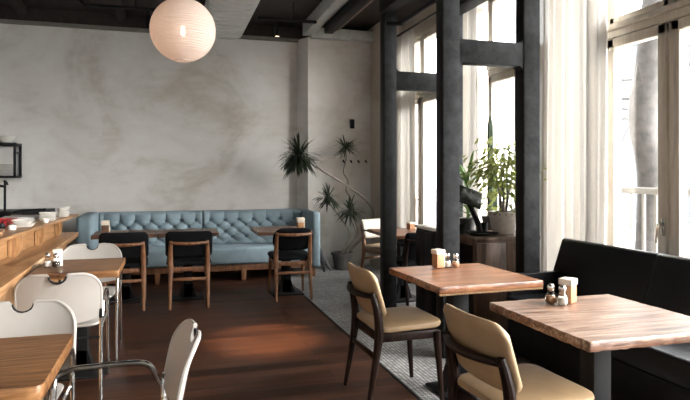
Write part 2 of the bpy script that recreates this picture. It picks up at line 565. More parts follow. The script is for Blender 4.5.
def window(idx, *ys):
    y0, y1 = ys[0], ys[-1]
    b = MB()
    X0, X1 = XR + 0.0, XR + 0.10
    f = 0.06
    b.box(X0, X1, y0, y0 + f, WZ0, WZ1, 0.006)
    b.box(X0, X1, y1 - f, y1, WZ0, WZ1, 0.006)
    b.box(X0, X1, y0, y1, WZ0, WZ0 + f, 0.006)
    b.box(X0, X1, y0, y1, WZ1 - f, WZ1, 0.006)
    b.box(X0 - 0.02, X1, y0, ys[2], 2.44, 2.50, 0.006)
    b.box(X0 - 0.045, X1, y0, ys[2], 2.50, 2.545, 0.012)
    for ym in ys[1:-1]:
        b.box(X0, X1, ym - 0.025, ym + 0.025, WZ0, WZ1, 0.004)
    root = struct(b.build('window_%d' % idx, M['frame']))
    g = 0.006
    n_ = len(ys) - 1
    for q in range(n_):
        if q == 2:
            MB().box(X0 + 0.02, X0 + 0.028, ys[2] + 0.02, ys[3] - 0.05, WZ0 + 0.05, WZ1 - 0.05).build('fixed_pane', M['glass'], root, False)
            continue
        a = ys[q] + (f + g if q == 0 else 0.012 + g)
        c = ys[q + 1] - (f + g if q == n_ - 1 else 0.012 + g)
        side = 1 if q == 1 else -1
        s = 0.075
        z0, z1 = WZ0 + f + g, 2.44 - g
        m = MB()
        xa, xb = X0 - 0.025, X0 + 0.05
        m.box(xa, xb, a, a + s, z0, z1, 0.008)
        m.box(xa, xb, c - s, c, z0, z1, 0.008)
        m.box(xa, xb, a, c, z0, z0 + s, 0.008)
        m.box(xa, xb, a, c, z1 - s, z1, 0.008)
        sash = m.build('sash', M['frame'], root)
        MB().box(X0 + 0.01, X0 + 0.018, a + s - 0.01, c - s + 0.01, z0 + s - 0.01, z1 - s + 0.01).build('pane', M['glass'], sash, False)
        if side > 0:
            h = MB()
            yy = a + s * 0.2
            h.box(xa - 0.012, xa, yy - 0.014, yy + 0.014, 0.96, 1.08, 0.004)
            h.tube([(xa - 0.01, yy, 1.04), (xa - 0.045, yy, 1.045), (xa - 0.055, yy, 1.02), (xa - 0.055, yy + 0.012, 0.96), (xa - 0.05, yy + 0.02, 0.91)], [0.009, 0.009, 0.010, 0.010, 0.007], 8, 4)
            h.build('handle', M['chrome'], sash)
        # upper light
        m = MB()
        s = 0.05
        z0, z1 = 2.545 + g, WZ1 - f - g
        m.box(X0 + 0.0, X0 + 0.06, a, a + s, z0, z1, 0.006)
        m.box(X0 + 0.0, X0 + 0.06, c - s, c, z0, z1, 0.006)
        m.box(X0 + 0.0, X0 + 0.06, a, c, z0, z0 + s, 0.006)
        m.box(X0 + 0.0, X0 + 0.06, a, c, z1 - s, z1, 0.006)
        up = m.build('upper_sash', M['frame'], root)
        MB().box(X0 + 0.02, X0 + 0.028, a + s - 0.01, c - s + 0.01, z0 + s - 0.01, z1 - s + 0.01).build('pane', M['glass'], up, False)
for k, wv in enumerate(WIN):
    window(k + 1, *wv)

# front wall behind the viewer with its own shop windows
b = MB()
FW = [(-3.4, -2.2)]
xe = [XL - 0.3] + [v for p in FW for v in p] + [XR + 0.35]
for k in range(0, len(xe), 2):
    b.box(xe[k], xe[k + 1], YF - 0.3, YF, 0, ZC)
for x0, x1 in FW:
    b.box(x0, x1, YF - 0.3, YF, 0, 0.6)
    b.box(x0, x1, YF - 0.3, YF, 3.0, ZC)
struct(b.build('wall_front', M['plaster'], smooth=False))
for k, (x0, x1) in enumerate(FW):
    m = MB()
    for (a, c) in ((x0, x0 + 0.07), ((x0 + x1) / 2 - 0.035, (x0 + x1) / 2 + 0.035), (x1 - 0.07, x1)):
        m.box(a, c, YF - 0.12, YF - 0.02, 0.6, 3.0)
    for (a, c) in ((0.6, 0.67), (2.93, 3.0)):
        m.box(x0, x1, YF - 0.12, YF - 0.02, a, c)
    r = struct(m.build('window_%d' % (len(WIN) + 1 + k), M['frame']))
    MB().box(x0 + 0.05, x1 - 0.05, YF - 0.075, YF - 0.067, 0.65, 2.95).build('pane', M['glass'], r, False)

# steel partition frames (columns with cross rails)
def pframe(name, xa, xb, y, wa, wb, z0, z1):
    m = MB()
    d = 0.11
    for x_, w_ in ((xa, wa), (xb, wb)):
        m.box(x_ - w_ / 2 + 0.004, x_ + w_ / 2 - 0.004, y - 0.004, y + d, 0, ZC, 0.003)
        m.box(x_ - w_ / 2, x_ + w_ / 2, y + 0.004, y + d + 0.004, 0, ZC, 0.003, mi=1)
    m.box(xa + wa / 2 - 0.01, xb - wb / 2 + 0.01, y + 0.004, y + d - 0.004, z0, z1, 0.004)
    for sx, x in ((1, xa + wa / 2), (-1, xb - wb / 2)):   # small rounded gussets in the corners
        for sz, z in ((1, z1), (-1, z0)):
            m.prism([(x - sx * 0.004, z - sz * 0.002), (x + sx * 0.035, z - sz * 0.002), (x + sx * 0.012, z + sz * 0.012), (x - sx * 0.004, z + sz * 0.035)], 'Y', y + 0.006, y + d - 0.006)
    return struct(m.build(name, [M['steel'], M['blacksteel']]))
YA, YBf = 5.48, 4.04
pframe('steel_frame', 2.095, 2.83, YA, 0.135, 0.13, 2.235, 2.415)
pframe('steel_frame.001', 2.035, 2.735, YBf, 0.145, 0.15, 2.235, 2.415)
m = MB()
m.box(1.985, 2.105, YBf + 0.1, YA + 0.02, 2.98, 3.10, 0.005)
struct(m.build('steel_beam', M['steel']))
m = MB().tube([(2.02, 5.40, 2.86), (2.16, 5.36, 2.86), (2.17, 5.25, 2.87), (2.17, 4.2, 2.87)], 0.022, 8, 3)
struct(m.build('black_pipe', M['black']))
m = MB().box(2.62, 2.80, YBf + 0.1, YA + 0.02, 2.98, 3.10, 0.005)
struct(m.build('steel_beam.001', M['steel']))

# ceiling beams, duct, tray
m = MB().box(2.0, 3.0, 8.46, 8.60, 3.415, 3.56, 0.006)
struct(m.build('ceiling_beam', M['galv']))
m = MB().box(1.89, 2.04, 5.4, 8.60, 3.455, ZC, 0.006)
struct(m.build('ceiling_beam.001', M['galv']))
m = MB()
m.box(2.07, 2.19, 4.2, 8.0, 3.36, 3.62, 0.004)
struct(m.build('cable_channel', M['black']))
m = MB()
m.box(2.20, 2.30, 4.2, 8.1, 3.44, 3.47, 0.003)
m.box(2.29, 2.31, 4.2, 8.1, 3.44, 3.56, 0.003)
tray = struct(m.build('cable_tray', M['topdark']))
for k in range(4):
    x = -3.2 + k * 1.25
    if abs(x - 0.55) < 0.4: continue
    struct(MB().box(x, x + 0.1, YF, YB - 0.02, 3.54, ZC).build('ceiling_joist', M['ceiling'], smooth=False))
m = MB()
def duct(u, v):
    y = 2.6 + u * (YB - 0.01 - 2.6)
    a = PI + v * PI
    ca, sa = math.cos(a), math.sin(a)
    r = 1 - 0.38 * math.cos(PI * y / 0.17) ** 12
    x = 0.735 + 0.30 * math.copysign(abs(ca) ** 0.35, ca)
    z = 3.60 + 0.225 * math.copysign(abs(sa) ** 0.5, sa) * r
    return (x, y, z)
m.grid(1100, 16, duct)
struct(m.build('ribbed_duct', M['ductm'], angle=80))

# ------------------------------------------------------------ outside
struct(MB().box(XR + 0.35, 60, -40, 60, -0.35, -0.2).build('street_ground', M['snow'], smooth=False))
bl = thing('building', 'pale building across the street seen through the right window', 'building', (16, 17, -0.2))
MB().box(0, 6, -10, 6, 0, 7).build('wall', M['facade'], bl, False)
for k in range(6):
    for j in range(2):
        MB().box(-0.05, 0.02, -9 + k * 2.5, -7.6 + k * 2.5, 0.9 + j * 3, 2.6 + j * 3).build('window', M['facadeglass'], bl, False)
MB().box(-0.4, 6.4, -10.3, 6.3, 7, 7.3).build('roof', M['railm'], bl, False)

tr = thing('tree', 'thick bare tree trunk standing outside the right window', 'tree', (5.6, 5.88, -0.2))
m = MB()
m.tube([(-0.02, 0, 0), (0.02, 0.0, 0.8), (0.03, -0.02, 1.6), (-0.03, 0.03, 2.3), (0.04, -0.03, 3.2), (0.10, -0.08, 4.6), (0.05, -0.05, 6.5)], [0.19, 0.14, 0.145, 0.165, 0.15, 0.13, 0.1], 16, 6)
m.build('trunk', M['treebark'], tr)
m = MB()
for k in range(26):
    a = random.uniform(0, 2 * PI)
    z = random.uniform(2.0, 5.2)
    L = random.uniform(0.7, 1.6)
    p = [(0, 0, z)]
    for q in range(1, 5):
        p.append((math.cos(a) * L * q / 4 + random.uniform(-.1, .1), math.sin(a) * L * q / 4 + random.uniform(-.1, .1), z + 0.25 * q * random.uniform(-0.3, 1.2)))
    m.tube(p, [0.018, 0.012, 0.008, 0.005, 0.003], 5, 2)
m.build('branches', M['treebark'], tr)

rl = thing('railing', 'pale metal railing outside the right windows', 'railing', (4.3, 0, -0.2))
MB().box(-0.03, 0.03, 1.0, 8.5, 1.40, 1.46, 0.006).build('top_rail', M['railm'], rl)
MB().box(-0.02, 0.02, 1.0, 8.5, 0.18, 0.22, 0.004).build('bottom_rail', M['railm'], rl)
for k in range(50):
    y = 1.1 + k * 0.15
    MB().box(-0.012, 0.012, y - 0.014, y + 0.014, 0.0 if k % 10 == 0 else 0.2, 1.41).build('baluster', M['railm'], rl, False)

# ------------------------------------------------------------ curtains
def curtain(label, x, y0, y1, z0, z1, folds, amp, seed):
    m = MB()
    rnd = random.Random(seed)
    ph = [rnd.uniform(0, 6.28) for _ in range(4)]
    def f(u, v):
        y = y0 + (y1 - y0) * u
        k = 0.65 + 0.35 * v
        a = amp * (math.sin(2 * PI * folds * u + ph[0]) + 0.5 * math.sin(2 * PI * folds * 1.73 * u + ph[1] + v * 1.2) + 0.3 * math.sin(2 * PI * folds * 0.57 * u + ph[2] - v))
        return (x + a * (1.15 - 0.4 * v), y + 0.02 * math.sin(6 * u + 4 * v + ph[3]) * (1 - v), z0 + (z1 - z0) * v)
    m.grid(int(folds * 14), 16, f)
    return tag(m.build('curtain', M['sheer'], angle=180), label, 'curtain', 'sheer curtains along the windows')
curtain('wide sheer white curtain hanging behind the black bench', 3.17, 3.74, 4.62, 0.02, 3.38, 9, 0.030, 1)
curtain('sheer white curtain behind the potted plants, between two windows', 3.17, 5.70, 6.45, 0.02, 3.38, 8, 0.028, 2)
curtain('sheer white curtain at the far corner beside the farthest window', 3.19, 7.46, 8.06, 0.02, 3.38, 8, 0.026, 3)
m = MB().tube([(3.17, 0.2, 3.40), (3.17, 8.06, 3.40)], 0.012, 8)
for y in (0.25, 2.2, 4.2, 6.2, 8.0):
    m.tube([(3.17, y, 3.40), (3.30, y, 3.40)], 0.008, 6)
tag(m.build('curtain_rod', M['blacksteel']), 'long thin rod above the windows carrying the sheer curtains', 'curtain rod')

# ------------------------------------------------------------ lantern, track, spots
ln = thing('paper_lantern', 'large round white paper lantern hanging from the dark ceiling', 'lamp', (0.093, 4.562, 2.46))
R = 0.238
m = MB()
prof = []
NR = 240
for k in range(NR + 1):
    a = math.radians(-76 + 152 * k / NR)
    r = R * (1 + 0.006 * math.cos(2 * PI * k / NR * 34))
    prof.append((r * math.cos(a), R * 0.99 * math.sin(a)))
m.lathe(prof, 48)
m.build('lamp_shade', M['paper'], ln, angle=80)
m = MB()
m.bm.free()
for z in (-R * 0.965, R * 0.965):
    m = MB().tube([(0.064 * math.cos(2 * PI * k / 24), 0.064 * math.sin(2 * PI * k / 24), z) for k in range(25)], 0.0035, 6, cap=False)
    m.build('wire_ring', M['wire'], ln)
m = MB().lathe([(0, -0.045), (0.012, -0.038), (0.017, -0.02), (0.013, 0.01), (0.010, 0.04), (0, 0.045)], 16)
m.build('bulb', M['bulb'], ln)
m = MB().tube([(0, 0, 0.045), (0, 0, ZC - 2.46)], 0.004, 6)
m.lathe([(0, 0.03), (0.019, 0.03), (0.019, 0.085), (0, 0.09)], 12)
m.lathe([(0, ZC - 2.46 - 0.025), (0.045, ZC - 2.46 - 0.025), (0.045, ZC - 2.46), (0, ZC - 2.46)], 16)
m.build('cord', M['black'], ln)

ZT = 3.385
m = MB().box(-0.98, 0.36, 7.58, 7.62, ZT, ZT + 0.035, 0.003)
m.tube([(-0.97, 7.6, ZT + 0.02), (-1.08, 7.6, 3.5), (-1.10, 7.6, ZC)], 0.014, 8)
m.tube([(-0.4, 7.6, ZT + 0.03), (-0.4, 7.6, ZC)], 0.006, 6)
tag(m.build('light_track', M['black']), 'black lighting track under the dark ceiling left of the paper lantern', 'light track', 'ceiling light tracks')
m = MB().box(1.08, 1.86, 7.58, 7.62, ZT, ZT + 0.035, 0.003)
m.tube([(1.55, 7.6, ZT + 0.03), (1.55, 7.6, ZC)], 0.006, 6)
tag(m.build('light_track', M['black']), 'black lighting track right of the ribbed duct, carrying one lit spotlight', 'light track', 'ceiling light tracks')
def spot(label, x, y, z, tilt=0.0, glow=True, az=0):
    s = thing('spotlight', label, 'spotlight', (x, y, z), az, 'black track spotlights')
    m = MB().box(-0.02, 0.02, -0.02, 0.02, -0.025, 0.0, 0.003)
    m.tube([(0, 0, -0.02), (0, 0, -0.06)], 0.01, 8)
    m.build('bracket', M['black'], s)
    rot = Matrix.Rotation(tilt, 4, 'Y')
    m = MB().lathe([(0, 0), (0.03, 0), (0.035, -0.02), (0.035, -0.15), (0.030, -0.152), (0.028, -0.135), (0, -0.135)], 16)
    bmesh.ops.transform(m.bm, matrix=Matrix.Translation((0, 0, -0.055)) @ rot, verts=m.bm.verts)
    h = m.build('lamp_head', M['black'], s)
    if glow:
        m = MB().lathe([(0, -0.142), (0.026, -0.142), (0.026, -0.146), (0, -0.146)], 16)
        bmesh.ops.transform(m.bm, matrix=Matrix.Translation((0, 0, -0.055)) @ rot, verts=m.bm.verts)
        m.build('lens', M['spotglow'], h)
    return s
spot('black cylinder spotlight pointing straight down, right of the ribbed duct', 1.335, 7.6, ZT, 0.0)
spot('black cylinder spotlight on the track just left of the paper lantern', -0.255, 7.6, ZT, 0.0, False)
spot('black tilted spotlight at the left end of the ceiling track', -1.02, 7.55, 3.60, 0.9, False)

sp = spot('added out-of-view black spotlight making the warm pool on the plank floor', 0.75, 4.95, 3.38, 0.0)  # lamp added out of view to make the warm pool on the floor
sl = bpy.data.lights.new('added_spot_beam', 'SPOT')
sl.energy = 300
sl.color = (1.0, 0.66, 0.40)
sl.spot_size = math.radians(22)
sl.spot_blend = 1.0
sl.shadow_soft_size = 0.03
so = bpy.data.objects.new('added_spot_beam', sl)
COL.objects.link(so)
so.parent = sp
so.location = (0, 0, -0.22)

# ------------------------------------------------------------ bar
bar = thing('bar_counter', 'oak bar with a lower ledge and a raised shelf along the left side', 'bar', (0, 0, 0))
m = MB()
m.prism([(-0.905, 1.2), (-0.902, 2.95), (-0.882, 3.4), (-0.955, 6.98), (-1.9, 6.98), (-1.9, 1.2)], 'Z', 0.715, 0.762, 0.004)
m.build('countertop', M['oak'], bar)
m = MB()
m.prism([(-1.13, 1.2), (-1.075, 4.39), (-0.955, 6.98), (-1.95, 6.98), (-1.95, 1.2)], 'Z', 0.932, 0.957, 0.003)
m.build('raised_shelf', M['oak'], bar)
m = MB()
m.prism([(-1.215, 1.2), (-1.19, 4.8), (-1.11, 6.55), (-1.15, 6.55), (-1.24, 1.2)], 'Z', 0.762, 0.932)
m.build('back_panel', M['oak'], bar, False)
for y in (1.25, 2.0, 2.75, 3.5, 4.22, 4.98, 5.74, 6.50):
    xb = -1.2 + (0.02 if y < 4.8 else 0.02 + (y - 4.8) * 0.045)
    xe_ = -1.15 + (y - 1.2) * 0.022
    m = MB().prism([(xb, 0.762), (xe_ - 0.045, 0.762), (xe_ - 0.02, 0.80), (xe_ - 0.012, 0.86), (xe_ - 0.012, 0.932), (xb, 0.932)], 'Y', y, y + 0.045, 0.002)
    m.build('bracket', M['oakv'], bar, False)
m = MB()
m.prism([(-0.99, 1.2), (-1.0, 3.6), (-1.06, 6.90), (-1.1, 6.90), (-1.03, 1.2)], 'Z', 0, 0.715)
m.build('front_panel', M['oakv'], bar, False)
MB().box(-1.88, -1.10, 6.86, 6.90, 0, 0.715).build('end_panel', M['topdark'], bar, False)

# back counter behind the bar
bc = thing('work_counter', 'dark work counter behind the bar against the rear wall', 'counter', (-2.6, 8.5, 0))
MB().box(-1.2, 1.10, -0.35, 0.34, 0.88, 0.925, 0.004).build('worktop', M['blacksteel'], bc)
MB().box(-1.2, 1.08, -0.30, 0.34, 0.0, 0.88, 0.004).build('carcass', M['black'], bc)

def dish(name, label, x, y, z, w, h, rz=0.0, group=None, cat='dish', tilt=0.0):
    m = MB()
    o, i = w / 2, w / 2 - 0.008
    pr = [(o * 0.74, 0), (o, h), (o - 0.006, h), (o * 0.70, 0.006)]
    rings = []
    for r, zz in pr:
        c = r * 0.25
        q = []
        for sx, sy in ((1, 1), (-1, 1), (-1, -1), (1, -1)):
            for k in range(3):
                a = math.atan2(sy, sx) + (k - 1) * 0.45
                q.append(m.bm.verts.new((sx * (r - c) + c * math.cos(a), sy * (r - c) + c * math.sin(a), zz)))
        rings.append(q)
    n = len(rings[0])
    for a, b_ in zip(rings, rings[1:]):
        for k in range(n):
            m.bm.faces.new((a[k], a[(k + 1) % n], b_[(k + 1) % n], b_[k]))
    m.bm.faces.new(rings[0][::-1]); m.bm.faces.new(rings[-1])
    ob = m.build(name, M['ceramic'], loc=(x, y, z))
    ob.rotation_euler = (0, tilt, rz)
    return tag(ob, label, cat, group)
ZS = 0.958
G = 'white square dishes on the bar'
ordn = ['bottom', 'second from the bottom', 'third from the bottom', 'top']
for k in range(4):
    dish('square_dish', 'white square dish, %s of the tall stack at the far bar end' % ordn[k], -1.035, 6.56, ZS + k * 0.024, 0.115, 0.023, 0.1 + 0.06 * k, G, tilt=-0.12 if k == 3 else 0)
for k in range(3):
    dish('square_dish', 'white square dish, %s of the middle stack of three on the bar' % ('bottom', 'middle', 'top')[k], -1.085, 6.04, ZS + k * 0.025, 0.15, 0.024, 0.05 * k, G)
for k in range(2):
    dish('square_dish', 'white square dish, %s of the short stack beside the red tray' % ('lower', 'upper')[k], -1.150, 5.38, ZS + k * 0.028, 0.165, 0.027, 0.1 * k, G)
m = MB().lathe([(0, 0), (0.02, 0), (0.033, 0.035), (0.030, 0.035), (0.018, 0.006), (0, 0.006)], 20)
tag(m.build('small_bowl', M['ceramic'], loc=(-1.055, 5.76, ZS)), 'tiny white round bowl on the bar between two dish stacks', 'bowl')
m = MB().box(-0.16, 0.16, -0.13, 0.13, 0, 0.035, 0.004, rot=None)
ob = m.build('napkin_pack', M['greysheet'], loc=(-1.33, 6.15, ZS))
ob.rotation_euler = (0, 0, 0.1)
tag(ob, 'flat pale grey pack lying on the bar behind the dishes', 'pack')
m = MB().box(-0.24, 0.20, -0.22, 0.22, 0, 0.03, 0.008)
m.box(-0.24, 0.20, -0.22, -0.20, 0.02, 0.05, 0.004); m.box(-0.24, 0.20, 0.20, 0.22, 0.02, 0.05, 0.004); m.box(0.18, 0.20, -0.22, 0.22, 0.02, 0.05, 0.004)
tag(m.build('red_tray', M['red'], loc=(-1.47, 5.50, ZS)), 'red tray lying on the bar at the left', 'tray')
bd = thing('chopping_board', 'pale wooden board on the bar at the left edge', 'board', (-1.23, 4.72, ZS), 0.2)
MB().box(-0.11, 0.09, -0.12, 0.12, 0, 0.03, 0.005).build('board', M['oak'], bd)
m = MB().lathe([(0, 0), (0.025, 0), (0.03, 0.02), (0.022, 0.045), (0, 0.05)], 16)
tag(m.build('black_knob_lid', M['black'], loc=(-1.255, 5.15, ZS)), 'small black lid beside the red tray on the bar', 'lid')
m = MB().lathe([(0, 0), (0.028, 0), (0.03, 0.03), (0.024, 0.035), (0, 0.035)], 16)
tag(m.build('salt_tub', M['ceramic'], loc=(-1.17, 5.10, ZS)), 'small pale tub at the bar edge near the wooden board', 'tub')
pn = thing('frying_pan', 'black frying pan with a long handle behind the bar dishes', 'pan', (-1.66, 6.65, ZS), 0.1)
MB().lathe([(0, 0.0), (0.11, 0.0), (0.15, 0.05), (0.145, 0.05), (0.105, 0.008), (0, 0.008)], 28).build('pan_body', M['black'], pn)
MB().tube([(0.14, 0, 0.045), (0.25, 0, 0.062), (0.44, 0, 0.066)], [0.011, 0.012, 0.014], 8, 3).build('handle', M['black'], pn)
for k in range(3):
    m = MB().box(-0.10, 0.10, -0.08, 0.08, 0, 0.028, 0.004)
    tag(m.build('wooden_block', M['oak'], loc=(-1.87, 6.35, ZS + 0.0285 * k)), 'wooden board, %s of the small pile at the left edge' % ('bottom', 'middle', 'top')[k], 'board', 'small wooden boards on the bar')
tp = thing('beer_tap', 'slim dark metal tap column standing behind the bar', 'tap', (-1.90, 7.95, 0))
MB().box(-0.15, 0.15, -0.15, 0.15, 0.0, 0.90, 0.005).build('pedestal', M['black'], tp)
MB().lathe([(0, 0.9), (0.05, 0.9), (0.05, 0.915), (0.014, 0.93), (0.014, 1.30), (0.022, 1.31), (0, 1.32)], 14).build('column', M['steel'], tp)
MB().tube([(0, 0, 1.24), (-0.05, -0.04, 1.25), (-0.10, -0.08, 1.23), (-0.10, -0.08, 1.15)], 0.016, 8, 3).build('spout', M['blacksteel'], tp)
MB().tube([(0, 0, 1.27), (0.03, -0.04, 1.29), (0.04, -0.05, 1.26)], 0.012, 8, 2).build('lever', M['black'], tp)

sh = thing('wall_shelf', 'dark metal two-tier shelf on the rear wall at the left edge', 'shelf', (-2.27, 8.68, 0))
SX = 0.36
for z in (1.795, 1.37):
    MB().box(-0.5, SX, -0.16, 0.16, z - 0.03, z, 0.003).build('shelf_board', M['black'], sh)
for y in (-0.15, 0.15):
    MB().box(SX - 0.03, SX, y - 0.012, y + 0.012, 1.34, 1.80, 0.002).build('post', M['steel'], sh)
MB().box(SX - 0.03, SX - 0.005, -0.15, 0.15, 1.66, 1.68).build('side_bar', M['steel'], sh)
for k in range(2):
    m = MB().lathe([(0, 0), (0.05, 0), (0.12, 0.07), (0.115, 0.07), (0.045, 0.01), (0, 0.01)], 24)
    tag(m.build('mixing_bowl', M['ceramic'], loc=(-2.06, 8.66, 1.796 + k * 0.02)), '%s of two nested white bowls on top of the wall shelf' % ('lower', 'upper')[k], 'bowl', 'white bowls on the wall shelf')
for k in range(8):
    m = MB().lathe([(0, 0), (0.08, 0), (0.13, 0.018), (0.128, 0.022), (0.078, 0.006), (0, 0.006)], 28)
    tag(m.build('plate', M['ceramic'], loc=(-2.075, 8.60, 1.372 + k * 0.0185)), 'white plate in the stack inside the dark wall shelf', 'plate', 'plates stacked in the wall shelf')

# ------------------------------------------------------------ banquette
bq = thing('banquette', 'pale blue button-tufted banquette sofa along the rear wall', 'sofa', (0, 0, 0))
BX0, BX1, XM = -0.90, 1.83, 0.433
TZ = (0.52, 0.598, 0.676, 0.754)
def tuft(x, z):
    a = (x - XM) / 0.195 + (z - 0.52) / 0.156
    b_ = (x - XM) / 0.195 - (z - 0.52) / 0.156
    p = abs(math.sin(PI * a) * math.sin(PI * b_)) ** 0.5
    pv = abs(math.cos(PI * (x - XM) / 0.195)) ** 0.42
    w = max(0.0, min(1.0, (z - 0.755) / 0.03))
    r2 = 1e9
    for j_, zr in enumerate(TZ):
        xo = (x - XM) / 0.195 - (0.5 if j_ % 2 else 0)
        r2 = min(r2, ((xo - round(xo)) * 0.195) ** 2 + (z - zr) ** 2)
    return 0.030 * (p * (1 - w) + pv * w) - 0.030 * math.exp(-r2 / 0.020 ** 2) + 0.02
for (x0, x1) in ((BX0, XM - 0.004), (XM + 0.004, BX1)):
    m = MB()
    nx = int((x1 - x0) / 0.010)
    def top(v):
        return 0.42 + 0.462 * v
    def Fq(u, v, x0=x0, x1=x1):
        x = x0 + (x1 - x0) * u
        z = top(v)
        e = min(u, 1 - u) * (x1 - x0)
        rnd = 0.03 * (1 - min(1, e / 0.02)) ** 2 + 0.045 * max(0, (v - 0.9) / 0.1) ** 2
        return (x, 8.36 - tuft(x, z) + rnd + 0.05 * (v - 0.5), z)
    m.grid(nx, 44, Fq, lambda u, v, x0=x0, x1=x1: (x0 + (x1 - x0) * u, 8.56, top(v)))
    m.build('back_cushion', M['blue'], bq, angle=60)
    m = MB().box(x0, x1, 7.76, 8.40, 0.215, 0.43, 0.03, 4)
    m.build('seat_cushion', M['blue'], bq)
bt = MB().lathe([(0, -0.008), (0.013, -0.005), (0.017, 0.0), (0.013, 0.003), (0, 0.003)], 10)
bmesh.ops.rotate(bt.bm, cent=(0, 0, 0), matrix=Matrix.Rotation(-PI / 2, 3, 'X'), verts=bt.bm.verts)
proto = None
for j, z in enumerate(TZ):
    for i in range(-8, 9):
        x = XM + 0.195 * (i + (0.5 if j % 2 else 0))
        if not (BX0 + 0.06 < x < BX1 - 0.05) or abs(x - XM) < 0.03:
            continue
        yb = 8.36 + 0.05 * ((z - 0.42) / 0.462 - 0.5) + 0.004
        if proto is None:
            proto = bt.build('button', M['bluebutton'], bq, loc=(x, yb, z)); o = proto
        else:
            o = proto.copy(); COL.objects.link(o); o.location = (x, yb, z)
        o.parent = bq
def arm(xa, xb):
    m = MB().box(xa, xb, 7.73, 8.56, 0.13, 0.885, 0.05, 5)
    m.build('arm', M['blue'], bq)
arm(-1.09, -0.90)
arm(1.83, 1.955)
MB().box(-1.05, 1.93, 7.80, 7.83, 0.13, 0.215, 0.004).build('base_rail', M['walnut'], bq)
for x in (-1.0, -0.15, 0.93, 1.87):
    for y in (7.82, 8.45):
        m = MB().prism([(x - 0.03, 0.0), (x + 0.022, 0), (x + 0.035, 0.14), (x - 0.035, 0.14)], 'Y', y - 0.025, y + 0.025, 0.003)
        m.build('leg', M['walnut'], bq)

# ------------------------------------------------------------ tables
def table(label, x0, x1, y0, y1, mat, z=0.75, th=0.04, rz=0.0, rough_edge=0.0, col=0.05, base=0.36, group=None, corner=0.01, seed=1, colmat='black', cofs=(0, 0), name='table'):
    cx, cy = (x0 + x1) / 2, (y0 + y1) / 2
    t = thing(name, label, 'table', (cx, cy, 0), rz, group)
    hx, hy = (x1 - x0) / 2, (y1 - y0) / 2
    rnd = random.Random(seed)
    m = MB()
    out = []
    N = 26
    r = corner
    def edge(ax, ay, bx, by):
        for k in range(N):
            u = k / N
            x, y = ax + (bx - ax) * u, ay + (by - ay) * u
            j = rough_edge * (rnd.random() - 0.5) if k else 0
            nx, ny = (by - ay), -(bx - ax)
            L = math.hypot(nx, ny)
            out.append((x + nx / L * j, y + ny / L * j))
    edge(hx, -hy + r, hx, hy - r)
    for k in range(1, 4):
        a = k / 4 * PI / 2
        out.append((hx - r + r * math.cos(a), hy - r + r * math.sin(a)))
    edge(hx - r, hy, -hx + r, hy)
    for k in range(1, 4):
        a = PI / 2 + k / 4 * PI / 2
        out.append((-hx + r + r * math.cos(a), hy - r + r * math.sin(a)))
    edge(-hx, hy - r, -hx, -hy + r)
    for k in range(1, 4):
        a = PI + k / 4 * PI / 2
        out.append((-hx + r + r * math.cos(a), -hy + r + r * math.sin(a)))
    edge(-hx + r, -hy, hx - r, -hy)
    for k in range(1, 4):
        a = 1.5 * PI + k / 4 * PI / 2
        out.append((hx - r + r * math.cos(a), -hy + r + r * math.sin(a)))
    lay = [(1 - 0.006, z - th), (1.0, z - th + 0.004), (1.0, z - 0.006), (0.992, z)]
    rings = []
    for s_, zz in lay:
        rings.append([m.bm.verts.new((x * s_, y * s_, zz + (rnd.random() - 0.5) * rough_edge * 0.25)) for x, y in out])
    n = len(out)
    for a, b_ in zip(rings, rings[1:]):
        for k in range(n):
            m.bm.faces.new((a[k], a[(k + 1) % n], b_[(k + 1) % n], b_[k]))
    m.bm.faces.new(rings[0][::-1]); m.bm.faces.new(rings[-1])
    m.build('tabletop', mat, t)
    ox, oy = cofs
    m = MB().box(ox - col, ox + col, oy - col, oy + col, 0.02, z - th, 0.004)
    m.box(ox - 0.2, ox + 0.2, oy - 0.03, oy + 0.03, z - th - 0.03, z - th, 0.003)
    m.box(ox - 0.03, ox + 0.03, oy - 0.2, oy + 0.2, z - th - 0.03, z - th, 0.003)
    m.build('pedestal', M[colmat], t)
    m = MB().box(ox - base / 2, ox + base / 2, oy - base / 2, oy + base / 2, 0.0, 0.018, 0.004)
    m.prism([(ox - col * 1.9, 0.018), (ox + col * 1.9, 0.018), (ox + col, 0.16), (ox - col, 0.16)], 'Y', oy - col, oy + col)
    m.build('base_plate', M[colmat], t)
    return t
GT = 'dining tables'
t_l1 = table('brown wooden table at the left foreground corner with rounded corner', -0.868, -0.365, 1.945, 2.565, M['topx'], th=0.045, corner=0.03, group=GT, seed=3)
t_l2 = table('brown wooden table by the bar between two white chairs, shakers on it', -0.865, -0.325, 4.17, 4.80, M['topx'], th=0.045, corner=0.008, group=GT, seed=4, col=0.045, base=0.34)
t_b1 = table('dark reclaimed table before the banquette, behind the left black chair', -0.79, -0.145, 6.62, 7.16, M['topdark'], rough_edge=0.005, group=GT, seed=5, base=0.32)
t_b2 = table('dark reclaimed table before the banquette, behind the second black chair', -0.135, 0.52, 6.60, 7.13, M['topdark'], rough_edge=0.005, group=GT, seed=6, base=0.34)
t_h = table('reclaimed table at the right end of the blue banquette', 0.93, 1.55, 6.50, 7.17, M['topdark'], rough_edge=0.004, group=GT, seed=7, base=0.36, cofs=(0.06, -0.02))
t_r2 = table('reddish reclaimed wood table with a studded edge, in front of the steel columns', 1.435, 2.13, 3.03, 3.77, M['topred'], rough_edge=0.006, group=GT, seed=8, rz=0.03, col=0.055, base=0.30, cofs=(-0.02, 0.02))
t_r1 = table('worn reclaimed table in the right foreground beside the black bench', 1.515, 2.225, 1.87, 2.60, M['topgrey'], rough_edge=0.008, group=GT, seed=9, col=0.045, base=0.30, cofs=(-0.075, -0.06))
t_far = table('orange brown wooden table beyond the steel columns at the far window', 2.20, 2.76, 5.70, 6.52, M['topred'], group=GT, seed=10, th=0.035)
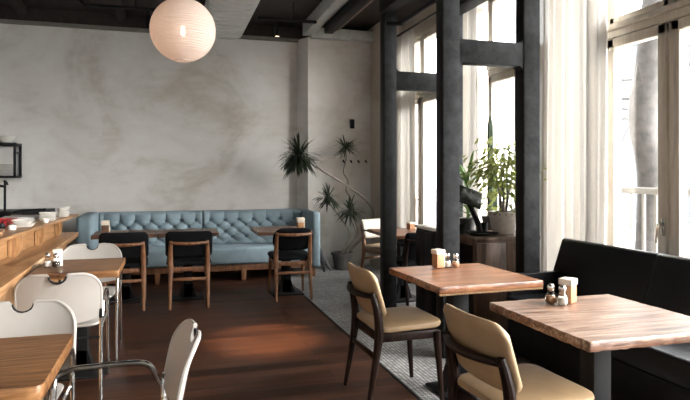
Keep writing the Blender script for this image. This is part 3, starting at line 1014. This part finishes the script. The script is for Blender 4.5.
# studded strip under the front edge of the reddish table
m = MB()
m.box(-0.34, 0.34, -0.362, -0.352, 0.698, 0.714)
for k in range(44):
    x = -0.335 + 0.67 * k / 43
    m.lathe([(0, -0.007), (0.006, -0.003), (0.0065, 0.003), (0, 0.007)], 6, (x, -0.366, 0.704))
m.build('studded_trim', M['stud'], t_r2)

# ------------------------------------------------------------ wooden chairs (face +Y)
def wood_chair(label, loc, rz, fm, seatm, backm, group, corner=0.05, arms=False, w=0.215, zseat=0.455, padlo=0.52, padhi=0.80, armc=None, name='dining_chair', backw=0.225, zpost=0.72, yfr=0.205):
    c = thing(name, label, 'chair', loc, rz, group)
    for s in (-1, 1):
        MB().tube([(s * w, -0.275, 0), (s * (w - 0.003), -0.235, 0.22), (s * (w - 0.005), -0.205, 0.42), (s * (w - 0.005), -0.215, 0.56), (s * (w - 0.01), -0.205 - (zpost - 0.5) * 0.25, zpost + 0.015)], [0.013, 0.020, 0.028, 0.024, 0.017], 10, 5).build('rear_leg', fm, c)
        MB().tube([(s * (w + 0.005), yfr + 0.03, 0), (s * w, yfr + 0.012, 0.25), (s * (w - 0.01), yfr, zseat - 0.03)], [0.013, 0.020, 0.027], 10, 4).build('front_leg', fm, c)
    m = MB()
    for s in (-1, 1):
        m.bar((s * (w - 0.008), -0.21, zseat - 0.045), (s * (w - 0.012), yfr, zseat - 0.045), 0.022, 0.05, 0.005)
    m.bar((-w, yfr, zseat - 0.045), (w, yfr, zseat - 0.045), 0.022, 0.045, 0.005)
    m.bar((-w, -0.19, zseat - 0.055), (w, -0.19, zseat - 0.055), 0.022, 0.045, 0.005)
    m.build('seat_frame', fm, c)
    MB().bar((-w + 0.002, -0.225, 0.30), (w - 0.002, -0.225, 0.30), 0.018, 0.032, 0.005).build('stretcher', fm, c)
    MB().tube([(-w + 0.005, -0.205 - (zpost - 0.5) * 0.25, zpost - 0.005), (-w * 0.5, -0.240 - (zpost - 0.5) * 0.25, zpost - 0.008), (0, -0.252 - (zpost - 0.5) * 0.25, zpost - 0.01), (w * 0.5, -0.240 - (zpost - 0.5) * 0.25, zpost - 0.008), (w - 0.005, -0.205 - (zpost - 0.5) * 0.25, zpost - 0.005)], [0.017, 0.020, 0.022, 0.020, 0.017], 10, 5, flat=0.85).build('back_rail', fm, c)
    m = MB()
    pad(m, 0.46, yfr + 0.255, zseat - 0.018, zseat + 0.028, 0.07, crown=0.010, front=0.012)
    bmesh.ops.translate(m.bm, vec=(0, (yfr - 0.165) / 2, 0), verts=m.bm.verts)
    m.build('seat', seatm, c)
    m = MB()
    lo, hi = rr(backw, padlo, padhi, corner)
    xs = cosx(backw, 26)
    yf = lambda x, z: -0.150 - 0.30 * (z - 0.50) - 0.55 * (0.05 - x * x) + 0.0
    n = len(xs) - 1
    def edgew(x, z):
        e = min(z - lo(x), hi(x) - z, backw - abs(x))
        return 0.022 * math.sqrt(max(0, min(1, e / 0.022)) )
    nz = 12
    def zz(u, v):
        x = xs[round(u * n)]
        vv = 0.5 - 0.5 * math.cos(PI * v)
        return x, lo(x) + (hi(x) - lo(x)) * vv
    m.grid(n, nz, lambda u, v: (zz(u, v)[0], yf(*zz(u, v)) - 0.006 + edgew(*zz(u, v)), zz(u, v)[1]), lambda u, v: (zz(u, v)[0], yf(*zz(u, v)) - 0.010 - edgew(*zz(u, v)) * 0.8, zz(u, v)[1]))
    m.build('backrest', backm, c, angle=60)
    if arms:
        for s in (-1, 1):
            MB().tube([(s * (w + 0.005), -0.24, 0.665), (s * (w + 0.03), -0.05, 0.675), (s * (w + 0.035), 0.14, 0.665), (s * (w + 0.03), 0.22, 0.655)], [0.014, 0.02, 0.026, 0.02], 8, 4, flat=0.6).build('armrest', armc or fm, c)
            MB().tube([(s * (w - 0.005), 0.20, 0.40), (s * (w + 0.02), 0.18, 0.66)], [0.018, 0.014], 8).build('arm_support', fm, c)
    return c
GB = 'black padded wooden chairs at the banquette tables'
wood_chair('black padded chair facing the banquette, leftmost of three, beside the white chair', (-0.455, 6.60, 0), 0.03, M['walnut'], M['blackfabric'], M['blackfabric'], GB, w=0.192, backw=0.238, zpost=0.685)
wood_chair('black padded chair facing the banquette, middle of three', (0.195, 6.56, 0), -0.02, M['walnut'], M['blackfabric'], M['blackfabric'], GB, w=0.192, backw=0.238, zpost=0.685)
wood_chair('black chair with a rounded back facing the table at the banquette right end', (1.31, 6.635, 0), -0.02, M['walnut'], M['blackfabric'], M['blackfabric'], GB, corner=0.11, w=0.195, backw=0.225, zpost=0.735, padlo=0.545)
GTN = 'tan leather chairs with dark frames'
wood_chair('tan leather chair with dark frame facing the studded table', (1.385, 3.51, 0), -PI / 2 + 0.03, M['darkwood'], M['tan'], M['tan'], GTN, w=0.215, backw=0.235, zpost=0.665, yfr=0.175, padhi=0.815, corner=0.075)
wood_chair('tan leather chair in the foreground seen from behind, facing the worn table', (1.445, 2.21, 0), -PI / 2 + 0.06, M['darkwood'], M['tan'], M['tan'], GTN, w=0.215, backw=0.235, zpost=0.665, yfr=0.175, padhi=0.815, corner=0.075)
wood_chair('wooden armchair with a cream back behind the far window table', (2.67, 7.12, 0), PI + 0.35, M['walnut'], M['tan'], M['cream'], None, arms=True, corner=0.02, padlo=0.56, armc=M['black'], name='armchair')
wood_chair('dark wooden armchair with its back to the viewer at the far window table', (2.46, 5.79, 0), 0.15, M['darkwood'], M['blackfabric'], M['blackfabric'], None, arms=True, corner=0.03, name='armchair')

# ------------------------------------------------------------ white metal chairs (face +Y)
def white_chair(label, loc, rz, group, first=None):
    if first:
        return dup(first, loc, rz, label, group)
    c = thing('metal_chair', label, 'chair', loc, rz, group)
    W = 0.23
    zlo, zhi, r = 0.49, 0.80, 0.11
    def notch(x):
        d = 0.046
        return 0.0 if abs(x) >= d else 0.012 + 0.034 * math.sqrt(1 - (x / d) ** 2)
    def cut(x, rr_):
        d = abs(x) - (W - rr_)
        return 0 if d <= 0 else rr_ - math.sqrt(max(0, rr_ * rr_ - d * d))
    zt = lambda x: zhi - cut(x, r) - notch(x)
    zb = lambda x: zlo + cut(x, 0.03) + 0.035 * (x / W) ** 2
    yf = lambda x, z: -0.215 - 0.20 * (z - 0.5) - 0.9 * max(0, z - 0.66) ** 2 - 0.028 * (1 - (x / W) ** 2) * 1.3
    xs = sorted(set([round(v, 5) for v in cosx(W, 40)] + [-0.0461, -0.0459, -0.044, -0.038, 0.038, 0.044, 0.0459, 0.0461]))
    m = MB()
    shell(m, xs, zb, zt, yf, 0.012, 12)
    back = m.build('backrest', M['white'], c, angle=50)
    # rolled rim
    m = MB()
    path = []
    for k in range(13):
        z = zlo + 0.06 + (zhi - r - zlo - 0.06) * k / 12
        path.append((W, yf(W, z) - 0.006, z))
    for x in [W * math.cos(a * PI / 40) for a in range(1, 40)]:
        if abs(x) < 0.05: continue
        path.append((x, yf(x, zhi - cut(x, r)) - 0.006, zhi - cut(x, r)))
    right = [p for p in path if p[0] > 0]
    m.tube(right, 0.009, 8)
    m.tube([(-p[0], p[1], p[2]) for p in right], 0.009, 8)
    m.build('back_rim', M['white'], back)
    m = MB()
    ny = yf(0, zhi) - 0.006
    m.tube([(-0.046, ny, zhi - 0.008), (-0.041, ny, zhi - 0.026), (-0.024, ny, zhi - 0.042), (0, ny, zhi - 0.048), (0.024, ny, zhi - 0.042), (0.041, ny, zhi - 0.026), (0.046, ny, zhi - 0.008)], 0.0065, 8, 4)
    h = m.build('handle_grip', M['black'], back)
    h['label'] = 'dark grip in the notch of the backrest'
    for s in (-1, 1):
        m = MB().box(s * (W - 0.004) - 0.009, s * (W - 0.004) + 0.009, -0.245, -0.222, 0.515, 0.575, 0.004)
        m.build('back_clip', M['black'], back)
    m = MB()
    pad(m, 0.42, 0.42, 0.452, 0.474, 0.06, crown=0.004)
    bmesh.ops.translate(m.bm, vec=(0, 0.02, 0), verts=m.bm.verts)
    m.build('seat', M['white'], c)
    for s in (-1, 1):
        x = s * 0.235
        MB().tube([(x, 0.27, 0.006), (x, 0.235, 0.30), (x, 0.205, 0.52), (x, 0.185, 0.59), (x, 0.12, 0.623), (x, 0.05, 0.627), (x, -0.10, 0.627), (x * 0.99, -0.17, 0.612), (x * 0.99, -0.205, 0.55), (x * 0.98, -0.225, 0.52)], 0.0115, 10, 4).build('arm_tube', M['chrome'], c)
        MB().tube([(x * 0.97, -0.232, 0.575), (x * 0.96, -0.228, 0.45), (x * 0.97, -0.27, 0.006)], 0.011, 10, 3).build('rear_leg', M['chrome'], c)
        MB().tube([(x * 0.94, -0.20, 0.44), (x * 0.97, 0.0, 0.44), (x * 0.99, 0.24, 0.44)], 0.009, 8).build('seat_rail', M['chrome'], c)
    MB().tube([(-0.225, -0.235, 0.40), (0.225, -0.235, 0.40)], 0.008, 8).build('stretcher', M['black'], c)
    MB().tube([(-0.235, 0.245, 0.425), (0.235, 0.245, 0.425)], 0.009, 8).build('front_stretcher', M['chrome'], c)
    return c
GW = 'white metal chairs with chrome tube frames'
wc = white_chair('white metal chair seen from behind, between bar and second table', (-0.635, 4.08, 0), 0.03, GW)
white_chair('white metal chair at the far side of the table with shakers, facing the viewer', (-0.62, 4.985, 0), PI, GW, wc)
white_chair('white metal chair behind the near left table, its back rim above the tabletop', (-0.652, 2.66, 0), PI - 0.03, GW, wc)
white_chair('white metal chair seen edge-on in the left foreground with its chrome arm', (-0.235, 2.27, 0), PI / 2 + 0.07, GW, wc)

# ------------------------------------------------------------ black bench
bn = thing('leather_bench', 'long black leather bench under the right windows', 'bench', (0, 0, 0))
segs = [(3.12, 4.09), (2.20, 3.115), (1.3, 2.195)]
for (a, c) in segs:
    m = MB().prism([(2.90, 0.44), (3.045, 0.86), (3.075, 0.872), (3.10, 0.86), (3.11, 0.44)], 'Y', a, c, 0.014)
    m.build('back_cushion', M['blackleather'], bn)
    m = MB().box(2.46, 2.96, a, min(c, 4.0), 0.30, 0.455, 0.03, 4)
    m.build('seat_cushion', M['blackleather'], bn)
MB().box(2.50, 3.08, 1.3, 3.98, 0.03, 0.31, 0.01).build('base', M['black'], bn)
MB().box(2.50, 2.98, 4.0 - 0.02, 4.03, 0.10, 0.62, 0.012).build('end_panel', M['blackleather'], bn)

# ------------------------------------------------------------ cabinets by the window
cb = thing('wood_cabinet', 'walnut cabinet below the potted plants between the steel columns', 'cabinet', (0, 0, 0))
m = MB()
m.box(2.46, 3.10, 4.45, 5.25, 0.815, 0.85, 0.003)
m.build('top', M['cabwood'], cb)
m = MB()
m.box(2.47, 3.08, 4.46, 5.24, 0.05, 0.815, 0.003)
m.build('carcass', M['cabwood'], cb)
MB().box(2.475, 2.76, 4.445, 4.462, 0.08, 0.80, 0.002).build('door', M['cabwood'], cb)
MB().box(2.765, 3.07, 4.445, 4.462, 0.08, 0.80, 0.002).build('door', M['cabwood'], cb)
MB().box(2.462, 2.472, 4.50, 5.20, 0.10, 0.78, 0.002).build('side_panel', M['black'], cb)
MB().box(2.49, 3.06, 4.48, 5.22, 0.0, 0.05).build('plinth', M['black'], cb)
ct = thing('side_counter', 'glossy black counter with a pale top behind the steel column', 'counter', (0, 0, 0))
MB().box(2.215, 2.445, 4.75, 5.16, 0.885, 0.912, 0.004).build('worktop', M['ceramic'], ct)
MB().box(2.23, 2.44, 4.76, 5.15, 0.06, 0.885, 0.004).build('carcass', M['blacksteel'], ct)
for k in range(2):
    MB().box(2.220, 2.232, 4.77 + k * 0.19, 4.95 + k * 0.19, 0.10, 0.86, 0.004).build('door', M['blacksteel'], ct)
MB().box(2.25, 2.43, 4.78, 5.13, 0, 0.06).build('plinth', M['black'], ct)

ZK = 0.851
m = MB().lathe([(0, 0), (0.12, 0), (0.135, 0.02), (0.13, 0.022), (0.115, 0.006), (0, 0.006)], 32)
tag(m.build('round_tray', M['black'], loc=(2.65, 4.64, ZK)), 'round black tray on the walnut cabinet in front of the plants', 'tray')
ts = thing('tablet_stand', 'black tilted tablet on a stand on the cabinet beside the column', 'tablet', (2.68, 4.86, ZK), -0.25)
MB().box(-0.08, 0.08, -0.07, 0.07, 0, 0.015, 0.004).build('base', M['black'], ts)
MB().tube([(0.05, 0.0, 0.01), (0.03, 0.0, 0.10), (-0.05, 0.0, 0.27)], [0.030, 0.027, 0.025], 10, 4).build('arm', M['black'], ts)
m = MB().box(-0.14, 0.14, -0.012, 0.012, -0.10, 0.10, 0.006)
bmesh.ops.transform(m.bm, matrix=Matrix.Translation((-0.065, 0.0, 0.335)) @ Matrix.Rotation(0.35, 4, 'Y') @ Matrix.Rotation(-0.75, 4, 'X'), verts=m.bm.verts)
m.build('screen', M['screen'], ts)
for k, (x, y) in enumerate(((2.535, 4.82), (2.80, 4.90))):
    m = MB().lathe([(0, 0), (0.034, 0), (0.04, 0.085), (0.036, 0.085), (0.031, 0.008), (0, 0.008)], 20)
    tag(m.build('cup', M['steel'], loc=(x, y, ZK)), ('dark grey cup behind the black tray, beside the steel column', 'dark grey cup between the black tray and the ficus pot')[k], 'cup', 'dark cups on the walnut cabinet')

# ------------------------------------------------------------ plants
def leaf(bm_, base, d, L, Wd, droop, up=Vector((0, 0, 1)), seg=4, shape=0.5):
    d = d.normalized()
    side = d.cross(up)
    if side.length < 1e-3:
        side = Vector((1, 0, 0))
    side.normalize()
    pl = pr = None
    pos = Vector(base)
    for i in range(seg + 1):
        t = i / seg
        wd = Wd * (math.sin(PI * min(0.98, (t * 0.92 + 0.06))) ** shape) * 0.5
        if i == seg: wd = 0.0006
        a = bm_.verts.new(pos - side * wd)
        b_ = bm_.verts.new(pos + side * wd)
        if pl:
            bm_.faces.new((pl, pr, b_, a))
        pl, pr = a, b_
        d = (d + Vector((0, 0, -droop / seg))).normalized()
        pos = pos + d * (L / seg)

def strap_head(center, n, L, Wd, droop, axis=Vector((0, 0, 1)), spread=1.0, rnd=random):
    m = MB()
    for k in range(n):
        th = rnd.uniform(0, 2 * PI)
        el = math.acos(rnd.uniform(-0.35, 1.0)) * spread
        d = Vector((math.sin(el) * math.cos(th), math.sin(el) * math.sin(th), math.cos(el)))
        leaf(m.bm, Vector(center) + axis * rnd.uniform(-0.04, 0.03), d, L * rnd.uniform(0.7, 1.1), Wd, droop * rnd.uniform(0.6, 1.3), seg=5, shape=0.35)
    return m

dr = thing('dracaena_plant', 'tall dracaena with twisting bare stems and spiky leaf heads by the rear wall', 'plant', (2.42, 8.30, 0))
O = Vector((2.42, 8.30, 0))
MB().lathe([(0, 0), (0.11, 0), (0.15, 0.21), (0.165, 0.215), (0.165, 0.25), (0.145, 0.25), (0.135, 0.22), (0, 0.22)], 28).build('pot', M['potdark'], dr)
MB().lathe([(0, 0.235), (0.137, 0.222)], 20).build('soil', M['soil'], dr)
def P(u, v, y):
    k = (u - 345) / 590
    C_, S_ = math.cos(math.atan(175 / 590)), math.sin(math.atan(175 / 590))
    d = y / (C_ - k * S_)
    return Vector((d * (k * C_ + S_), y, 1.38 - (v - 175) * d / 590)) - O
R1 = [Vector((0.02, 0, 0.20)), P(360, 240, 8.3), P(371, 226, 8.28), P(373, 212, 8.25), P(366, 200, 8.22), P(352, 189, 8.2), P(338, 180, 8.2), P(326, 173, 8.2), P(316, 166, 8.2)]
MB().tube(R1, [0.024, 0.022, 0.02, 0.02, 0.018, 0.017, 0.016, 0.015, 0.014], 8, 5).build('stem', M['bark'], dr)
R2 = [Vector((-0.03, 0.02, 0.20)), P(357, 236, 8.32), P(354, 218, 8.3), P(353, 206, 8.3), P(350, 197, 8.3), P(346, 190, 8.3), P(348, 181, 8.3), P(343.5, 172, 8.3), P(346, 160, 8.3), P(346, 150, 8.3)]
MB().tube(R2, [0.014, 0.013, 0.012, 0.011, 0.011, 0.01, 0.01, 0.01, 0.009, 0.009], 8, 5).build('stem', M['bark'], dr)
R3 = [P(345, 153, 8.3), P(337, 155, 8.27), P(328, 158, 8.24), P(318, 160, 8.2), P(306, 159, 8.2)]
MB().tube(R3, [0.011, 0.014, 0.015, 0.014, 0.012], 8, 4).build('stem', M['bark'], dr)
R4 = [Vector((-0.05, -0.03, 0.20)), P(350, 236, 8.22), P(342, 220, 8.15), P(332, 207, 8.12), P(328, 200, 8.1)]
MB().tube(R4, [0.012, 0.011, 0.010, 0.009, 0.008], 8, 4).build('stem', M['bark'], dr)
R5 = [Vector((0.0, -0.05, 0.20)), P(356, 236, 8.2), P(352, 222, 8.15), P(350, 214, 8.1)]
MB().tube(R5, [0.012, 0.011, 0.010, 0.009], 8, 4).build('stem', M['bark'], dr)
rd = random.Random(5)
strap_head(P(299, 157, 8.2), 210, 0.40, 0.026, 1.1, rnd=rd).build('leaf_head', M['draca'], dr, angle=180)
strap_head(P(346, 148, 8.3), 80, 0.26, 0.020, 0.7, rnd=rd).build('leaf_head', M['draca'], dr, angle=180)
strap_head(P(328, 199, 8.1), 100, 0.27, 0.021, 1.1, rnd=rd).build('leaf_head', M['draca'], dr, angle=180)
strap_head(P(350, 211, 8.1), 100, 0.27, 0.021, 1.0, rnd=rd).build('leaf_head', M['draca'], dr, angle=180)

fc = thing('ficus_plant', 'leafy green ficus in a pale glazed pot on the walnut cabinet', 'plant', (2.90, 4.72, ZK))
m = MB().lathe([(0, 0), (0.085, 0), (0.10, 0.02), (0.125, 0.14), (0.127, 0.15), (0.137, 0.155), (0.137, 0.20), (0.122, 0.20), (0.115, 0.165), (0, 0.165)], 32)
m.build('pot', M['potwhite'], fc)
m = MB()
for k in range(16):
    a = 2 * PI * k / 16
    m.lathe([(0, -0.008), (0.009, 0), (0, 0.008)], 6, (0.1365 * math.cos(a), 0.1365 * math.sin(a), 0.178))
m.build('rim_ornament', M['potdark'], fc)
MB().lathe([(0, 0.185), (0.118, 0.172)], 20).build('soil', M['soil'], fc)
rf = random.Random(11)
m = MB()
tips = []
for k in range(5):
    a = 2 * PI * k / 5 + 0.4
    r0 = 0.02
    pts = [(r0 * math.cos(a), r0 * math.sin(a), 0.16)]
    lean = rf.uniform(0.03, 0.12)
    H = rf.uniform(0.45, 0.72)
    for q in range(1, 5):
        t = q / 4
        pts.append((r0 * math.cos(a) + lean * t * math.cos(a) + rf.uniform(-.015, .015), r0 * math.sin(a) + lean * t * math.sin(a) + rf.uniform(-.015, .015), 0.16 + H * t))
    m.tube(pts, [0.011, 0.010, 0.008, 0.006, 0.004], 7, 3)
    tips.append(pts)
m.build('stem', M['bark'], fc)
m = MB()
for k in range(820):
    pts = tips[k % 5]
    q = rf.choice((1, 2, 2, 3, 3, 3, 4, 4))
    base = Vector(pts[q])
    a = rf.uniform(0, 2 * PI)
    R_ = 0.31 * math.sqrt(rf.random()) * (1.0 if q < 4 else 0.7)
    p = base + Vector((R_ * math.cos(a) - 0.04, R_ * math.sin(a), rf.uniform(-0.10, 0.10)))
    if p.x < -0.10 and p.z < 0.44:
        continue
    d = Vector((math.cos(a), math.sin(a), rf.uniform(-0.7, 0.3)))
    leaf(m.bm, p, d, rf.uniform(0.05, 0.085), rf.uniform(0.026, 0.038), 0.7, up=Vector((rf.uniform(-.5, .5), rf.uniform(-.5, .5), 1)), seg=3, shape=0.7)
m.build('foliage', M['ficus'], fc, angle=180)

cc = thing('cactus', 'tall dark columnar cactus standing behind the ficus', 'cactus', (2.985, 5.08, ZK))
MB().lathe([(0, 0), (0.07, 0), (0.095, 0.13), (0.088, 0.13), (0.08, 0.11), (0, 0.11)], 24).build('pot', M['potdark'], cc)
def cact(h, r, x, y):
    m = MB()
    n = 40
    rings = []
    for j in range(13):
        t = j / 12
        rad = r * (1 if t < 0.85 else math.sqrt(max(0.02, 1 - ((t - 0.85) / 0.15) ** 2)))
        rings.append([m.bm.verts.new((x + rad * (1 + 0.14 * math.cos(8 * 2 * PI * k / n)) * math.cos(2 * PI * k / n), y + rad * (1 + 0.14 * math.cos(8 * 2 * PI * k / n)) * math.sin(2 * PI * k / n), 0.10 + h * t)) for k in range(n)])
    for a, b_ in zip(rings, rings[1:]):
        for k in range(n):
            m.bm.faces.new((a[k], a[(k + 1) % n], b_[(k + 1) % n], b_[k]))
    m.bm.faces.new(rings[-1])
    return m.build('stem', M['cactus'], cc)
cact(1.00, 0.027, -0.01, 0)
cact(0.45, 0.022, 0.05, 0.01)

pl = thing('palm_plant', 'potted palm with long green strap leaves beside the steel column', 'plant', (2.72, 5.06, ZK))
MB().lathe([(0, 0), (0.06, 0), (0.085, 0.12), (0.078, 0.12), (0.07, 0.10), (0, 0.10)], 24).build('pot', M['potdark'], pl)
MB().tube([(0, 0, 0.08), (0.01, 0, 0.3), (0.0, 0.01, 0.50)], [0.014, 0.012, 0.010], 8, 3).build('stem', M['palm'], pl)
m = MB()
rp = random.Random(3)
for k in range(20):
    a = rp.uniform(0, 2 * PI)
    d = Vector((math.cos(a), math.sin(a) * 0.7, rp.uniform(0.6, 1.8)))
    leaf(m.bm, (0, 0, rp.uniform(0.28, 0.52)), d, rp.uniform(0.25, 0.42), 0.028, 0.9, seg=6, shape=0.5)
for k in range(14):
    a = rp.uniform(0, 2 * PI)
    d = Vector((math.cos(a), math.sin(a), rp.uniform(0.4, 1.4)))
    leaf(m.bm, (0, 0, rp.uniform(0.10, 0.25)), d, rp.uniform(0.2, 0.32), 0.026, 1.0, seg=5, shape=0.5)
m.build('foliage', M['palm'], pl, angle=180)

# ------------------------------------------------------------ table-top sets
def shaker(label, x, y, z, fill, name='salt_shaker'):
    s = thing(name, label, 'shaker', (x, y, z), 0, 'glass shakers on the tables')
    MB().lathe([(0, 0), (0.020, 0), (0.026, 0.010), (0.0265, 0.028), (0.021, 0.046), (0.014, 0.060), (0.0135, 0.066)], 18).build('jar', M['jar'], s)
    MB().lathe([(0, 0.003), (0.018, 0.003), (0.0235, 0.012), (0.0235, 0.03), (0.020, 0.038), (0, 0.040)], 16).build('filling', fill, s)
    MB().lathe([(0, 0.064), (0.0155, 0.064), (0.0185, 0.072), (0.0185, 0.084), (0.013, 0.094), (0, 0.097)], 18).build('lid', M['chrome'], s)
    return s
def napkins(label, x, y, z, h=0.12, w=0.055, cupm='tancup', rz=0.2, tall=0.03):
    s = thing('napkin_holder', label, 'napkin holder', (x, y, z), rz, 'napkin holders on the tables')
    m = MB().box(-w / 2, w / 2, -w / 2, w / 2, 0, h - tall, 0.005)
    m.build('holder', M[cupm], s)
    m = MB().box(-w / 2 - 0.004, w / 2 + 0.004, -w / 2 - 0.004, w / 2 + 0.004, h - tall, h, 0.004)
    m.box(w / 2, w / 2 + 0.006, -w / 2 + 0.004, w / 2 - 0.004, 0.002, h - tall + 0.004, 0.001)
    m.build('napkins', M['papernap'], s)
    return s
ZT_ = 0.7535
napkins('brown napkin holder with pale napkins on the studded reddish table', 1.745, 3.66, ZT_, 0.122, 0.062)
shaker('glass salt shaker on the studded reddish table, beside the napkin holder', 1.812, 3.655, ZT_, M['salt'])
shaker('brown pepper shaker on the studded reddish table, rightmost of the set', 1.862, 3.63, ZT_, M['tancup'], 'pepper_shaker')
napkins('brown napkin holder with beige napkins on the worn foreground table', 1.88, 2.475, ZT_, 0.118, 0.062, rz=0.5)
shaker('glass salt shaker in front of the napkin holder on the worn foreground table', 1.815, 2.43, ZT_, M['salt'])
shaker('brown pepper shaker at the left of the set on the worn foreground table', 1.782, 2.475, ZT_, M['tancup'], 'pepper_shaker')
napkins('pale napkin holder on the table between the white chairs by the bar', -0.745, 4.47, ZT_, 0.115, 0.052, 'ceramic', tall=0.02)
shaker('glass salt shaker beside the pale napkin holder by the bar', -0.80, 4.43, ZT_, M['salt'])
shaker('dark pepper shaker beside the pale napkin holder by the bar', -0.742, 4.405, ZT_, M['soil'], 'pepper_shaker')
napkins('napkin holder at the left end of the table by the tufted banquette', -0.68, 6.98, ZT_, 0.125, 0.075, 'topdark', tall=0.05, rz=0.0)
napkins('wooden napkin holder with white napkins at the banquette right-end table', 1.43, 6.62, ZT_, 0.14, 0.075, 'oak', tall=0.055, rz=0.0)
napkins('small napkin holder on the far window table', 2.66, 6.30, ZT_, 0.085, 0.075, 'tancup', tall=0.02)

# ------------------------------------------------------------ wall bits, umbrella
for k in range(4):
    x = 2.525 + k * 0.118
    h = MB().tube([(0, -0.004, 0.025), (0, -0.03, 0.0), (0, -0.05, -0.012), (0, -0.055, 0.012)], 0.007, 8, 3)
    h.lathe([(0, -0.02), (0.014, -0.012), (0.016, 0.0), (0.014, 0.012), (0, 0.02)], 10, (0, -0.006, 0.018))
    tag(h.build('coat_hook', M['black'], loc=(x, 8.598, 1.575)), '%s small black coat hook on the rear pilaster' % ('leftmost', 'second from left', 'third from left', 'rightmost')[k], 'hook', 'row of coat hooks')
m = MB().box(-0.032, 0.032, -0.035, 0.0, -0.07, 0.07, 0.008)
m.box(-0.022, 0.022, -0.042, -0.03, -0.05, 0.05, 0.005)
tag(m.build('wall_speaker', M['black'], loc=(2.662, 8.60, 2.158)), 'small black box mounted on the rear pilaster above the hooks', 'wall box')
def umbrella(label, a, b):
    a, b = Vector(a), Vector(b)
    u = thing('umbrella', label, 'umbrella', a, 0, 'folded umbrellas beside the banquette')
    d = b - a
    MB().tube([d * 0.02, d * 0.12, d * 0.5, d * 0.8, d * 0.86], [0.007, 0.022, 0.038, 0.026, 0.012], 10, 3).build('canopy', M['darkgrey'], u)
    MB().tube([d * 0.86, d * 1.0], 0.009, 8).build('handle', M['black'], u)
umbrella('dark folded umbrella leaning steeply against the banquette right end', (2.08, 8.02, 0.01), (1.985, 7.95, 0.42))
umbrella('dark folded umbrella lying lower beside the banquette, nearer the plant pot', (2.21, 8.10, 0.012), (2.03, 8.22, 0.30))
